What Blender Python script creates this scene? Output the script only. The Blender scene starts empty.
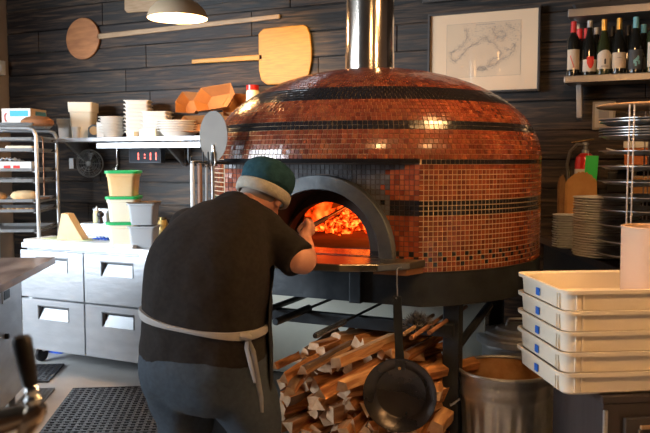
import bpy, bmesh, math, random
from mathutils import Vector, Matrix
random.seed(7)
PI = math.pi
R_ = math.radians
scn = bpy.context.scene
C = scn.collection

# ------------------------------------------------------------------ camera geometry
YAW = R_(24.8); FPX = 750.0; EYE = 1.5; PT = math.atan(56.5/750)
cyw, syw = math.cos(YAW), math.sin(YAW)
def ray(px, py):
    x = (px-325)/FPX; y = -(py-216.5)/FPX
    f = math.cos(PT)+y*math.sin(PT); z = -math.sin(PT)+y*math.cos(PT)
    return Vector((x*cyw-f*syw, x*syw+f*cyw, z)), f
def aY(px, py, Y):            # point of the room on the plane y = Y
    r, f = ray(px, py); t = Y/r.y
    return Vector((r.x*t, Y, EYE+r.z*t))
def az(px, py, z):            # point at height z
    r, f = ray(px, py); t = (z-EYE)/r.z
    return Vector((r.x*t, r.y*t, z))
def aZ(px, py, Z):            # point at distance Z
    r, f = ray(px, py); t = Z/f
    return Vector((r.x*t, r.y*t, EYE+r.z*t))
ISL = R_(30.8)                # direction the counters run in

# ------------------------------------------------------------------ materials
MATS = {}
def M(name, col=(.5,.5,.5), rough=.5, metal=0., col2=None, vs=6., st=(1,1,1), bump=0., bs=None, coat=0., trans=0.,
      em=None, es=0., alpha=1., det=6., contrast=(.35,.65), ior=1.45, rvar=0., coatr=.05, spec=.5, sss=0.):
    if name in MATS: return MATS[name]
    m = bpy.data.materials.new(name); m.use_nodes = True
    nt = m.node_tree; b = nt.nodes['Principled BSDF']; L = nt.links
    b.inputs['Base Color'].default_value = (*col, 1); b.inputs['Roughness'].default_value = rough
    b.inputs['Metallic'].default_value = metal; b.inputs['Coat Weight'].default_value = coat
    b.inputs['Coat Roughness'].default_value = coatr
    b.inputs['Transmission Weight'].default_value = trans; b.inputs['Alpha'].default_value = alpha
    b.inputs['IOR'].default_value = ior; b.inputs['Specular IOR Level'].default_value = spec
    if sss: b.inputs['Subsurface Weight'].default_value = sss; b.inputs['Subsurface Radius'].default_value = (.02,.012,.008)
    if em: b.inputs['Emission Color'].default_value = (*em, 1); b.inputs['Emission Strength'].default_value = es
    tc = nt.nodes.new('ShaderNodeTexCoord'); mp = nt.nodes.new('ShaderNodeMapping')
    mp.inputs['Scale'].default_value = st; L.new(tc.outputs['Object'], mp.inputs['Vector'])
    n = nt.nodes.new('ShaderNodeTexNoise'); n.inputs['Scale'].default_value = vs; n.inputs['Detail'].default_value = det
    L.new(mp.outputs[0], n.inputs['Vector'])
    if col2:
        r = nt.nodes.new('ShaderNodeValToRGB')
        r.color_ramp.elements[0].position = contrast[0]; r.color_ramp.elements[1].position = contrast[1]
        r.color_ramp.elements[0].color = (*col, 1); r.color_ramp.elements[1].color = (*col2, 1)
        L.new(n.outputs['Fac'], r.inputs[0]); L.new(r.outputs[0], b.inputs['Base Color'])
    if rvar:
        mr = nt.nodes.new('ShaderNodeMapRange'); mr.inputs[3].default_value = max(0, rough-rvar); mr.inputs[4].default_value = rough+rvar
        L.new(n.outputs['Fac'], mr.inputs[0]); L.new(mr.outputs[0], b.inputs['Roughness'])
    if bump:
        n2 = nt.nodes.new('ShaderNodeTexNoise'); n2.inputs['Scale'].default_value = bs or vs*3; n2.inputs['Detail'].default_value = 5
        L.new(mp.outputs[0], n2.inputs['Vector'])
        bp = nt.nodes.new('ShaderNodeBump'); bp.inputs['Strength'].default_value = bump; bp.inputs['Distance'].default_value = .01
        L.new(n2.outputs['Fac'], bp.inputs['Height']); L.new(bp.outputs[0], b.inputs['Normal'])
    MATS[name] = m
    return m
def attr_mat(name, rough, coat=0., lo=.38, hi=.68, grain=None, bump=0., tint=1.0, spec=.5, rvar=0., st=(1,1,1), vs=20, gcol=(0,0,0), gfac=.5):
    """base colour from the mesh's own per-face colour of the thing (boards, tiles)"""
    m = bpy.data.materials.new(name); m.use_nodes = True; nt = m.node_tree; b = nt.nodes['Principled BSDF']; L = nt.links
    a = nt.nodes.new('ShaderNodeAttribute'); a.attribute_name = 'col'
    b.inputs['Roughness'].default_value = rough; b.inputs['Coat Weight'].default_value = coat
    b.inputs['Coat Roughness'].default_value = .08; b.inputs['Specular IOR Level'].default_value = spec
    tc = nt.nodes.new('ShaderNodeTexCoord'); mp = nt.nodes.new('ShaderNodeMapping'); mp.inputs['Scale'].default_value = st
    L.new(tc.outputs['Object'], mp.inputs['Vector'])
    n = nt.nodes.new('ShaderNodeTexNoise'); n.inputs['Scale'].default_value = vs; n.inputs['Detail'].default_value = 8
    n.inputs['Distortion'].default_value = .6
    L.new(mp.outputs[0], n.inputs['Vector'])
    mx = nt.nodes.new('ShaderNodeMix'); mx.data_type = 'RGBA'
    rp = nt.nodes.new('ShaderNodeMapRange'); rp.inputs[1].default_value = lo; rp.inputs[2].default_value = hi; rp.inputs[4].default_value = gfac
    L.new(n.outputs['Fac'], rp.inputs[0]); L.new(rp.outputs[0], mx.inputs[0])
    L.new(a.outputs['Color'], mx.inputs[6]); mx.inputs[7].default_value = (*gcol, 1)
    L.new(mx.outputs[2], b.inputs['Base Color'])
    if bump:
        bp = nt.nodes.new('ShaderNodeBump'); bp.inputs['Strength'].default_value = bump; bp.inputs['Distance'].default_value = .006
        L.new(n.outputs['Fac'], bp.inputs['Height']); L.new(bp.outputs[0], b.inputs['Normal'])
    if rvar:
        mr = nt.nodes.new('ShaderNodeMapRange'); mr.inputs[3].default_value = rough-rvar; mr.inputs[4].default_value = rough+rvar
        L.new(n.outputs['Fac'], mr.inputs[0]); L.new(mr.outputs[0], b.inputs['Roughness'])
    return m

steel   = M('brushed_steel', (.62,.64,.66), .3, .95, (.52,.54,.56), 8, (1,1,14), .05, rvar=.08)
steelfr = M('steel_front', (.62,.65,.69), .36, .6, (.53,.56,.60), 5, (1,1,3), .25, 9, rvar=.06)
chrome  = M('chrome', (.78,.78,.78), .1, 1.)
brass   = M('brass', (.75,.55,.25), .18, 1.)
blacks  = M('black_steel', (.018,.022,.026), .42, .4, (.035,.04,.045), 9, bump=.15, rvar=.1)
blackp  = M('black_plastic', (.015,.015,.017), .4)
alu     = M('aluminium', (.72,.73,.74), .36, .85, (.6,.61,.62), 8)
greyalu = M('worn_pan', (.55,.56,.57), .36, .8, (.36,.36,.37), 12, rvar=.1)
galv    = M('galvanised', (.50,.51,.52), .38, .7, (.34,.35,.36), 9, bump=.1, rvar=.12)
galvin  = M('galvanised_warm_tint', (.55,.33,.15), .45, .4, (.34,.16,.06), 11, rvar=.1)  # warm light on the bin's inside put into the colour; pan rivet shares it
white   = M('white_plastic', (.8,.8,.78), .4)
cream   = M('cream_plastic', (.82,.74,.61), .42, 0, (.77,.69,.56), 5, bump=.03)
papert  = M('white_paper', (.82,.80,.75), .7)
tape    = M('blue_tape', (.02,.14,.62), .6)
greenp  = M('green_plastic', (.02,.42,.12), .4)
greenl  = M('bright_green_tag', (.03,.62,.10), .5)
redp    = M('red_paint', (.62,.02,.015), .28, coat=.5)
kraft   = M('kraft_card', (.50,.27,.10), .8, 0, (.42,.21,.07), 14)
kraftd  = M('kraft_dark', (.24,.13,.06), .8, 0, (.18,.09,.04), 14)
card    = M('corrugated_card', (.48,.32,.19), .8)
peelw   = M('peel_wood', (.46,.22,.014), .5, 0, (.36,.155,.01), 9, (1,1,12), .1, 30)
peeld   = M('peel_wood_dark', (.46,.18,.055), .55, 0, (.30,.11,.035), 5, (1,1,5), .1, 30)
tanw    = M('tan_wood', (.42,.27,.15), .55, 0, (.33,.20,.10), 9, (1,1,10))
darkw   = M('dark_wood', (.030,.026,.028), .5, 0, (.055,.045,.045), 7, (1,1,.2), .2, 14)
topw    = M('marbled_top', (.085,.045,.03), .3, 0, (.30,.23,.19), 5.5, (1,.35,1), coat=0., contrast=(.38,.62), det=9)
concrete= M('concrete', (.50,.50,.49), .55, 0, (.62,.62,.60), 3.2, bump=.1, bs=20, rvar=.12)
tanwall = M('tan_plaster', (.42,.32,.24), .8, 0, (.46,.36,.27), 5)
ceilm   = M('ceiling_paint', (.10,.10,.10), .9)
plainw  = M('plain_wall', (.16,.11,.08), .9)
skin    = M('skin', (.66,.33,.22), .5, 0, (.60,.27,.17), 20, sss=.15)
shirtm  = M('shirt_cloth', (.020,.017,.016), .95, 0, (.026,.022,.020), 60, bump=.08, bs=300, spec=.08)
pantm   = M('trouser_cloth', (.036,.046,.058), .9, 0, (.045,.056,.07), 60, bump=.08, bs=250, spec=.2)
strapm  = M('apron_strap', (.30,.28,.265), .85)
apronm  = M('apron_cloth', (.02,.02,.022), .85)
beanied = M('beanie_teal', (.012,.045,.06), .95, 0, (.02,.065,.085), 40, bump=.4, bs=120, spec=.2)
beaniel = M('beanie_cuff', (.40,.37,.31), .95, 0, (.33,.31,.26), 60, bump=.4, bs=160, spec=.2)
hairm   = M('grey_hair', (.2,.16,.13), .8)
shoem   = M('shoe', (.02,.02,.02), .6)
rubber  = M('rubber_mat', (.045,.045,.05), .5)
matgrey = M('grey_mat', (.22,.23,.24), .6)
shadem  = M('shade_enamel', (.42,.31,.20), .5)
shadein = M('shade_inside', (.95,.88,.74), .5)
bulbm   = M('bulb_glow', (1,.9,.7), .5, em=(1,.62,.26), es=8)
panelm  = M('grey_green_sheet', (.46,.46,.38), .55, 0, (.38,.38,.32), 4)
beige   = M('beige_panel', (.42,.36,.27), .7)
ropek   = M('brick_chamber', (.10,.05,.035), .9, 0, (.05,.03,.02), 8, bump=.3)
soot    = M('arch_iron', (.13,.145,.155), .5, .3, (.08,.09,.10), 12, bump=.15, rvar=.1)
hearthm = M('hearth_steel', (.07,.065,.065), .25, .5, (.045,.04,.04), 9, rvar=.1)
shelfst = M('landing_steel', (.13,.12,.10), .3, .8, (.20,.17,.13), 6, rvar=.1)
food1   = M('bread_crust', (.36,.16,.06), .7, 0, (.55,.33,.14), 8, bump=.3)
food2   = M('bread_pale', (.68,.48,.26), .8, 0, (.55,.34,.16), 9)
foil    = M('foil', (.8,.8,.82), .28, .9, bump=1., bs=40)
film    = M('plastic_film', (.8,.82,.85), .3, .2, bump=1., bs=30)
translc = M('translucent_plastic', (.80,.80,.78), .35, trans=.35, sss=.0)
caramel = M('caramel_fill', (.72,.42,.16), .5, 0, (.80,.55,.28), 4)
tubcream= M('tub_cream', (.90,.80,.62), .4, 0, (.88,.76,.56), 4)
ploughc = M('wedge_cheese', (.80,.60,.36), .6, 0, (.74,.52,.28), 5)
boardm  = M('white_board', (.82,.83,.82), .45)
greenmat= M('pale_green_mat', (.60,.66,.38), .6)
bluec   = M('blue_cloth', (.02,.09,.50), .8, bump=.4, bs=40)
plate   = M('stoneware', (.74,.74,.74), .3, 0, (.66,.66,.66), 6, coat=.3)
bowlm   = M('paper_bowl', (.74,.68,.60), .6)
tubw    = M('tub_white', (.82,.82,.80), .5)
tubtan  = M('paper_tub', (.60,.43,.31), .6)
greytub = M('grey_tub', (.40,.41,.42), .45, .2)
bottleg = M('dark_glass', (.012,.012,.01), .08, coat=.5)
bottlegr= M('olive_glass', (.03,.04,.015), .08, coat=.5)
goldf   = M('gold_foil', (.62,.38,.10), .3, .8)
capred  = M('red_capsule', (.68,.03,.03), .35)
capteal = M('teal_capsule', (.16,.42,.46), .4)
capsil  = M('silver_capsule', (.5,.5,.5), .35, .6)
lab_b   = M('beige_label', (.62,.52,.40), .7)
lab_w   = M('white_label', (.70,.64,.55), .7)
lab_d   = M('dark_label', (.05,.055,.06), .6)
lab_t   = M('teal_print', (.20,.45,.46), .6)
lab_r   = M('red_print', (.70,.04,.03), .5)
inkm    = M('ink', (.05,.05,.05), .7)
inkg    = M('ink_soft', (.27,.235,.20), .8)
paperm  = M('picture_mount', (.66,.47,.30), .6, coat=1., coatr=.02)
mapm    = M('map_paper', (.55,.39,.25), .6, 0, (.59,.43,.28), 3, coat=1., coatr=.02)
framem  = M('dark_frame', (.035,.028,.024), .4)
ledred  = M('led_red', (.3,.01,.01), .4, em=(1,.10,.05), es=3)
ledp    = M('led_face', (.03,.035,.045), .6)
jarm    = M('jar_gold', (.55,.38,.12), .35, .3, (.2,.15,.05), 30)
labblue = M('label_blue', (.05,.42,.62), .6)
handlew = M('handle_wood', (.30,.14,.07), .5)
logends = M('log_end', (.64,.44,.28), .85, 0, (.48,.29,.16), 25, bump=.2)
logside = M('log_side', (.70,.32,.11), .8, 0, (.26,.09,.025), 26, (1,.10,1), .8, 40, contrast=(.38,.6))
logsid2 = M('log_side_pale', (.74,.45,.22), .8, 0, (.36,.16,.06), 26, (1,.10,1), .8, 40, contrast=(.38,.6))
bark    = M('log_bark', (.13,.085,.06), .95, 0, (.22,.14,.09), 14, (1,.3,1), .8, 30)
floorcan= M('copper_rust', (.35,.16,.07), .5, .4)

def glow_mat(name, hot, cold, s, scale):
    m = bpy.data.materials.new(name); m.use_nodes = True; nt = m.node_tree; b = nt.nodes['Principled BSDF']; L = nt.links
    tc = nt.nodes.new('ShaderNodeTexCoord'); n = nt.nodes.new('ShaderNodeTexNoise'); n.inputs['Scale'].default_value = scale; n.inputs['Detail'].default_value = 6
    L.new(tc.outputs['Object'], n.inputs['Vector'])
    r = nt.nodes.new('ShaderNodeValToRGB'); e = r.color_ramp.elements
    e[0].position = .45; e[0].color = (*cold, 1); e[1].position = .70; e[1].color = (*hot, 1)
    mid = e.new(.52); mid.color = (.9, .035, .002, 1)
    L.new(n.outputs['Fac'], r.inputs[0]); L.new(r.outputs[0], b.inputs['Emission Color'])
    b.inputs['Emission Strength'].default_value = s; b.inputs['Base Color'].default_value = (.03,.02,.015,1); b.inputs['Roughness'].default_value = .9
    return m
ember  = glow_mat('ember', (1,.24,.03), (.10,.003,.0), 2.6, 34)
charlog= glow_mat('burning_log', (1,.16,.02), (.05,.003,.0), 2.0, 9)
flamem = M('flame', (1,.4,.1), .9, em=(1,.25,.03), es=3)

# ------------------------------------------------------------------ mesh helpers
class MB:
    def __init__(s): s.v = []; s.f = []; s.mi = []; s.cols = []
    def add(s, vs, fs, mi=0, T=None, col=None):
        o = len(s.v)
        s.v += [tuple(T @ Vector(p)) if T is not None else tuple(p) for p in vs]
        for f in fs: s.f.append([o+i for i in f]); s.mi.append(mi); s.cols.append(col)
        return s
    def box(s, c, d, mi=0, rz=0, T=None, top=None, col=None):
        x, y, z = [k/2 for k in d]; t = top or 1.0
        vs = [(-x,-y,-z),(x,-y,-z),(x,y,-z),(-x,y,-z),(-x*t,-y*t,z),(x*t,-y*t,z),(x*t,y*t,z),(-x*t,y*t,z)]
        m = Matrix.Translation(c) @ Matrix.Rotation(rz, 4, 'Z')
        if T is not None: m = T @ m
        return s.add(vs, [(0,3,2,1),(4,5,6,7),(0,1,5,4),(1,2,6,5),(2,3,7,6),(3,0,4,7)], mi, m, col)
    def tube(s, pts, r, seg=10, mi=0, closed=False, flat=1.0, cap=True):
        pts = [Vector(p) for p in pts]; n = len(pts); rs = r if isinstance(r, (list,tuple)) else [r]*n
        rings = []; up0 = None
        for i, p in enumerate(pts):
            if closed: t = pts[(i+1)%n]-pts[i-1]
            else: t = pts[min(i+1,n-1)]-pts[max(i-1,0)]
            t.normalize()
            if up0 is None: up0 = Vector((0,0,1)) if abs(t.z) < .9 else Vector((0,1,0))
            a = t.cross(up0)
            if a.length < 1e-4: a = t.orthogonal()
            a.normalize(); b = a.cross(t); b.normalize(); up0 = b
            rings.append([p+(a*math.cos(2*PI*k/seg)+b*math.sin(2*PI*k/seg)*flat)*rs[i] for k in range(seg)])
        vs = [q for rg in rings for q in rg]; fs = []
        m = n if closed else n-1
        for i in range(m):
            j = (i+1) % n
            for k in range(seg): k2 = (k+1) % seg; fs.append((i*seg+k, i*seg+k2, j*seg+k2, j*seg+k))
        if not closed and cap: fs.append(tuple(range(seg-1,-1,-1))); fs.append(tuple((n-1)*seg+k for k in range(seg)))
        return s.add(vs, fs, mi)
    def lathe(s, prof, seg=32, mi=0, T=None, rib=None, mis=None):
        vs = []
        for (r, z) in prof:
            for k in range(seg):
                a = 2*PI*k/seg; rr = r + (rib(a, z) if rib else 0)
                vs.append((rr*math.cos(a), rr*math.sin(a), z))
        n = len(prof)
        for i in range(n-1):
            fs = [(i*seg+k, i*seg+(k+1)%seg, (i+1)*seg+(k+1)%seg, (i+1)*seg+k) for k in range(seg)]
            if i == 0: s.add(vs, [], 0, T); base = len(s.v)-len(vs)
            for f in fs: s.f.append([base+q for q in f]); s.mi.append(mis[i] if mis else mi); s.cols.append(None)
        if prof[0][0] > 1e-4: s.f.append([base+k for k in range(seg-1,-1,-1)]); s.mi.append(mis[0] if mis else mi); s.cols.append(None)
        if prof[-1][0] > 1e-4: s.f.append([base+(n-1)*seg+k for k in range(seg)]); s.mi.append(mis[-1] if mis else mi); s.cols.append(None)
        return s
    def loft(s, loops, mi=0, T=None, cap0=True, cap1=True):
        n = len(loops[0]); vs = [p for l in loops for p in l]; fs = []
        for i in range(len(loops)-1):
            for k in range(n): k2 = (k+1) % n; fs.append((i*n+k, i*n+k2, (i+1)*n+k2, (i+1)*n+k))
        if cap0: fs.append(tuple(range(n-1,-1,-1)))
        if cap1: fs.append(tuple((len(loops)-1)*n+k for k in range(n)))
        return s.add(vs, fs, mi, T)
    def prism(s, pts, z0, z1, mi=0, T=None):
        return s.loft([[(x,y,z0) for x,y in pts], [(x,y,z1) for x,y in pts]], mi, T)
    def obj(s, name, mats, parent=None, smooth=False, bevel=0., loc=None, subsurf=0, autos=None):
        me = bpy.data.meshes.new(name); me.from_pydata(s.v, [], s.f)
        for m in (mats if isinstance(mats, (list,tuple)) else [mats]): me.materials.append(m)
        me.polygons.foreach_set('material_index', s.mi)
        if any(c is not None for c in s.cols):
            at = me.color_attributes.new('col', 'FLOAT_COLOR', 'CORNER'); buf = []
            for f, c in zip(s.f, s.cols):
                for _ in f: buf += [*(c or (.1,.1,.1)), 1.]
            at.data.foreach_set('color', buf)
        me.validate()
        bm = bmesh.new(); bm.from_mesh(me); bmesh.ops.remove_doubles(bm, verts=bm.verts, dist=1e-6) if len(s.v) < 20000 else None
        bmesh.ops.recalc_face_normals(bm, faces=bm.faces) if len(s.v) < 20000 else None
        bm.to_mesh(me); bm.free()
        if smooth:
            me.polygons.foreach_set('use_smooth', [True]*len(me.polygons))
            me.set_sharp_from_angle(angle=R_(autos or 38))
        o = bpy.data.objects.new(name, me); C.objects.link(o)
        if parent: o.parent = parent
        if loc is not None: o.location = loc
        if bevel:
            b = o.modifiers.new('bevel', 'BEVEL'); b.width = bevel; b.segments = 2; b.limit_method = 'ANGLE'; b.harden_normals = False
        if subsurf:
            b = o.modifiers.new('sub', 'SUBSURF'); b.levels = subsurf; b.render_levels = subsurf
        return o
def rrect(w, d, r, z, n=5, cx=0, cy=0):
    out = []
    for (sx, sy, a0) in ((1,1,0),(-1,1,90),(-1,-1,180),(1,-1,270)):
        for k in range(n+1):
            a = R_(a0+90*k/n); out.append((cx+sx*(w/2-r)+r*math.cos(a), cy+sy*(d/2-r)+r*math.sin(a), z))
    return out
def tag(o, label, cat, group=None):
    o['label'] = label; o['category'] = cat
    if group: o['group'] = group
    return o
def thing(name, label, cat, loc=(0,0,0), rz=0, group=None):
    o = bpy.data.objects.new(name, None); C.objects.link(o); o.empty_display_size = .05
    o.location = loc; o.rotation_euler = (0,0,rz); return tag(o, label, cat, group)
def struct(o): o['kind'] = 'structure'; return o
def dup(root, loc, rz=None, label=None, group=None, rot=None):
    r = root.copy(); C.objects.link(r); r.location = loc
    if rz is not None: r.rotation_euler = (0,0,rz)
    if rot is not None: r.rotation_euler = rot
    if label: r['label'] = label
    if group: r['group'] = group
    for ch in list(root.children):
        c = ch.copy(); C.objects.link(c); c.parent = r
        for g in list(ch.children):
            d = g.copy(); C.objects.link(d); d.parent = c
    return r
def seat(o, loc, rz=0): o.location = loc; o.rotation_euler = (0,0,rz); return o

# ------------------------------------------------------------------ room
WY = 5.1; WXL = -5.575; WXR = 2.6; WYF = -3.0; CEIL = 3.1
struct(MB().box(((WXL+WXR)/2, (WY+WYF)/2, -.05), (WXR-WXL+.4, WY-WYF+.4, .1)).obj('floor', concrete))
struct(MB().box(((WXL+WXR)/2, (WY+WYF)/2, CEIL+.05), (WXR-WXL+.4, WY-WYF+.4, .1)).obj('ceiling', ceilm))
w = MB(); w.box(((WXL+WXR)/2, WY+.08, CEIL/2), (WXR-WXL+.3, .1, CEIL), col=(.004,.004,.004))
zph = 2.264 % .19; z = zph-.19; row = 0
while z < CEIL:
    x = WXL-random.random()*1.5
    while x < WXR:
        L = random.choice((1.3,1.8,2.2,2.6,1.6))
        if z < 1.32 and -4.3 < x < -3.2: L = random.choice((.28,.36,.45))
        a = max(x, WXL+.01); b = min(x+L, WXR)
        if b-a > .02:
            g = random.uniform(.55,1.5); warm = random.uniform(-.004,.006); base = .014*g
            c = (base*1.12+max(warm,0)*.6, base, base*.92)
            t = random.uniform(.018,.024); z0 = max(z, .0); z1 = min(z+.19, CEIL)
            if z1-z0 > .03: w.box(((a+b)/2, WY+.03-t/2, (z0+z1)/2), (b-a-.005, t, z1-z0-.008), col=c)
        x += L
    z += .19; row += 1
woodwall = attr_mat('charred_planks', .58, spec=.25, lo=.46, hi=.74, bump=.8, st=(.7,1,11), vs=4.2, gcol=(.135,.082,.05), gfac=.75, rvar=.12)
o = struct(w.obj('wall_back', woodwall, bevel=.003))
wy0, wy1, wz0, wz1 = -1.6, 3.0, .95, 2.75      # wide street window in the left wall, out of view
lw = MB(); lw.box((WXL-.06, (wy1+WY+.15)/2, CEIL/2), (.12, WY+.15-wy1, CEIL)); lw.box((WXL-.06, (wy0+WYF-.1)/2, CEIL/2), (.12, wy0-WYF+.1, CEIL))
lw.box((WXL-.06, (wy0+wy1)/2, wz0/2), (.12, wy1-wy0, wz0)); lw.box((WXL-.06, (wy0+wy1)/2, (CEIL+wz1)/2), (.12, wy1-wy0, CEIL-wz1))
struct(lw.obj('wall_left', tanwall))
struct(MB().box((WXR+.06, (WY+WYF)/2, CEIL/2), (.1, WY-WYF+.3, CEIL)).obj('wall_right', plainw))
struct(MB().box(((WXL+WXR)/2, WYF, CEIL/2), (WXR-WXL+.3, .12, CEIL)).obj('wall_front', plainw))
wf = MB()
for k in range(6): wf.box((WXL-.05, wy0+(wy1-wy0)*k/5, (wz0+wz1)/2), (.08,.06,wz1-wz0))
for zz in (wz0, 2.1, wz1): wf.box((WXL-.05, (wy0+wy1)/2, zz), (.07, wy1-wy0, .06))
struct(wf.obj('window_1', blackp))
# light switch box on the corner
p = az(5, 68, 2.3) if False else aY(9, 68, 5.04)
t = thing('wall_switch', 'small white switch box on the corner beside the tan wall', 'switch', (WXL, 4.99, p.z-.06))
MB().box((.03,0,.06), (.05,.10,.13)).obj('box_body', white, t, bevel=.006)
MB().box((.06,0,.06), (.012,.03,.05)).obj('rocker', papert, t, bevel=.002)

# ------------------------------------------------------------------ pizza oven
OC = Vector((-1.422, 3.685, 0)); OR = .845; F = .70; CW = math.sqrt(OR*OR-F*F); ZB = 1.03; ZC = 1.50; HD = .465; NE = 2.05
oven = thing('pizza_oven', 'large round wood-fired pizza oven covered in red and black mosaic tiles', 'oven', OC)
def loc_(v): return v-OC
def prof(z):
    if z <= ZC: return OR
    return OR*max(0., 1-((z-ZC)/HD)**NE)**(1/NE)
P = .0215
tb = MB()
red = (.22,.048,.018); dred = (.15,.028,.011); blk = (.012,.012,.014)
def tilecol(z, k, facade=False, x=0):
    v = random.uniform(.84,1.14)
    def s(c): return tuple(q*v for q in c)
    if 1.765 < z < 1.819 or 1.620 < z < 1.669 or 1.472 < z < 1.508 or 1.256 < z < 1.322: return s(blk)
    if 1.115 > z > 1.093 and k % 3 == 0: return s(blk)
    if 1.093 > z > 1.07 and k % 3 == 1: return s(blk)
    if 1.072 > z > 1.05 and k % 6 == 2: return s(blk)
    return s(random.choice((red, red, dred, (.26,.070,.024))))
def addtile(p, ex, ey, n, w, h, col, th=.0022):
    tilt = Vector((random.gauss(0,.016), random.gauss(0,.016)))
    vs = []
    for (sx, sy) in ((-1,-1),(1,-1),(1,1),(-1,1)):
        vs.append(p+ex*sx*w/2+ey*sy*h/2)
    q = .0009
    for (sx, sy) in ((-1,-1),(1,-1),(1,1),(-1,1)):
        vs.append(p+ex*sx*(w/2-q)+ey*sy*(h/2-q)+n*(th+tilt.x*sx*w/2+tilt.y*sy*h/2))
    tb.add(vs, [(4,5,6,7),(0,1,5,4),(1,2,6,5),(2,3,7,6),(3,0,4,7)], 0, None, col)
# arc-length rows
z = ZB; rows = []
zz = ZB
pts = [(OR, ZB)]
ang_n = 600
for i in range(1, 241): pts.append((OR, ZB+(ZC-ZB)*i/240))
for i in range(1, ang_n+1):
    a = PI/2*i/ang_n
    pts.append((OR*max(0,math.cos(a))**(2/NE), ZC+HD*math.sin(a)**(2/NE)))
acc = 0; nxt = P/2; 
for (a, b) in zip(pts, pts[1:]):
    d = math.hypot(b[0]-a[0], b[1]-a[1])
    while acc+d >= nxt and d > 0:
        tt = (nxt-acc)/d; r = a[0]+(b[0]-a[0])*tt; zc = a[1]+(b[1]-a[1])*tt
        if r > .14: rows.append((r, zc, Vector(((b[0]-a[0])/d, 0, (b[1]-a[1])/d))))
        nxt += P
    acc += d
for ri, (r, zc, tg) in enumerate(rows):
    n = max(8, round(2*PI*r/P)); off = 0 if zc < 1.46 else (.5 if ri % 2 else 0)
    gp = .0034 if zc < 1.46 else .0015; wd = 2*PI*r/n-gp
    for k in range(n):
        a = 2*PI*(k+off)/n; ca, sa = math.cos(a), math.sin(a)
        if zc < ZC-.005 and r*sa < -F: continue
        ey = Vector((tg.x*ca, tg.x*sa, tg.z)); ex = Vector((-sa, ca, 0)); nn = ex.cross(ey)
        if sa > .75 and zc < 1.6: continue        # against the back wall, out of view
        addtile(Vector((r*ca, r*sa, zc)), ex, ey, nn, wd, P-gp, tilecol(zc, k))
AX, AZ0, RO, RI = .03, 1.09, .345, .283
nf = int(2*CW/P); nz = int((ZC-ZB)/P)
for i in range(nf):
    for j in range(nz+1):
        x = -CW+P*(i+.5)+(2*CW-nf*P)/2; zc = ZB+P*(j+.5)
        if zc > ZC-.008: continue
        d = math.hypot(x-AX, zc-AZ0)
        if d < RO-.005 or (zc < AZ0 and abs(x-AX) < RO): continue
        c = tuple(q*1.5 for q in tilecol(zc, i))  # same tile colours raised on the front to make up for weak light
        sd = d+random.uniform(-.03,.03)-.03*abs(x-AX)
        if abs(x-AX) < .30+random.uniform(-.025,.025) or (zc > 1.455 and x < .40): v = random.uniform(.7,1.3); c = (.10*v,.102*v,.108*v)  # top rows greyed too, shade under the overhang painted into the tiles
        addtile(Vector((x, -F, zc)), Vector((1,0,0)), Vector((0,0,1)), Vector((0,-1,0)), P-.0017, P-.0017, c)
tilem = attr_mat('glazed_tile', .2, coat=.35, vs=9, gcol=(.03,.012,.01), gfac=.35, rvar=.05)
tb.obj('mosaic_tiles', tilem, oven)
grout = M('grout', (.66,.50,.32), .85, 0, (.52,.38,.24), 6)
g = MB()
# grout shell: cylinder with the flat front cut in it, then the dome
def cutloop(r, z, cut=True, n=96):
    out = []
    for k in range(n):
        a = 2*PI*k/n; x, y = r*math.cos(a), r*math.sin(a)
        if cut and y < -F: x = x*(1 if abs(x) < CW else 1); y = -F
        out.append((x, y, z))
    return out
ins = .0006
g.loft([cutloop(OR-ins, ZC-.002, False)] + [cutloop(max(.02,OR*math.cos(PI/2*i/30)**(2/NE)-ins), ZC+(HD)*math.sin(PI/2*i/30)**(2/NE)-ins, False) for i in range(1,31)], cap0=False)
# cylinder wall as arc strip
a0 = math.asin(-F/OR); arc = [a0+(2*PI-2*(a0+PI/2)) *k/90 for k in range(91)]
arc = [(-PI/2+math.acos(F/OR))+(2*PI-2*math.acos(F/OR))*k/90 for k in range(91)]
vs = []; fs = []
for k, a in enumerate(arc):
    for zc in (ZB, ZC): vs.append(((OR-ins)*math.cos(a), (OR-ins)*math.sin(a), zc))
for k in range(90): fs.append((2*k, 2*k+2, 2*k+3, 2*k+1))
g.add(vs, fs)
# facade plate with the arched hole
g2 = g; g = MB()
hole = [(AX+RO*.98*math.cos(PI*k/32), AZ0+RO*.98*math.sin(PI*k/32)) for k in range(33)]
for k in range(32):
    (xa, za), (xb, zb) = hole[k], hole[k+1]
    g.add([(xa,-F,za),(xb,-F,zb),(xb,-F,ZC),(xa,-F,ZC)], [(0,1,2,3)])
g.add([(-CW,-F,ZB),(AX-RO*.98,-F,ZB),(AX-RO*.98,-F,ZC),(-CW,-F,ZC)], [(0,1,2,3)])
g.add([(AX+RO*.98,-F,ZB),(CW,-F,ZB),(CW,-F,ZC),(AX+RO*.98,-F,ZC)], [(0,1,2,3)])
g.add([(AX-RO*.98,-F,ZB),(AX+RO*.98,-F,ZB),(AX+RO*.98,-F,AZ0),(AX-RO*.98,-F,AZ0)], [(0,1,2,3)])
g.obj('front_grout', M('dark_grout', (.085,.06,.05), .85), oven); g2.obj('grout_shell', grout, oven, smooth=True)
# ledge coloured black to stand in for the shadow below the overhang
seg = [(OR-.004)*math.cos(a) for a in []]
lp = []
for k in range(25):
    a = -PI/2-math.acos(F/OR)+2*math.acos(F/OR)*k/24; lp.append(((OR+.0035)*math.cos(a), (OR+.0035)*math.sin(a)))
MB().prism([( -CW,-F+.02)]+lp+[(CW,-F+.02)], ZC-.012, ZC+.006).obj('overhang_ledge', M('ledge_shade_black', (.008,.008,.009), .8, spec=.1), oven)
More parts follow.
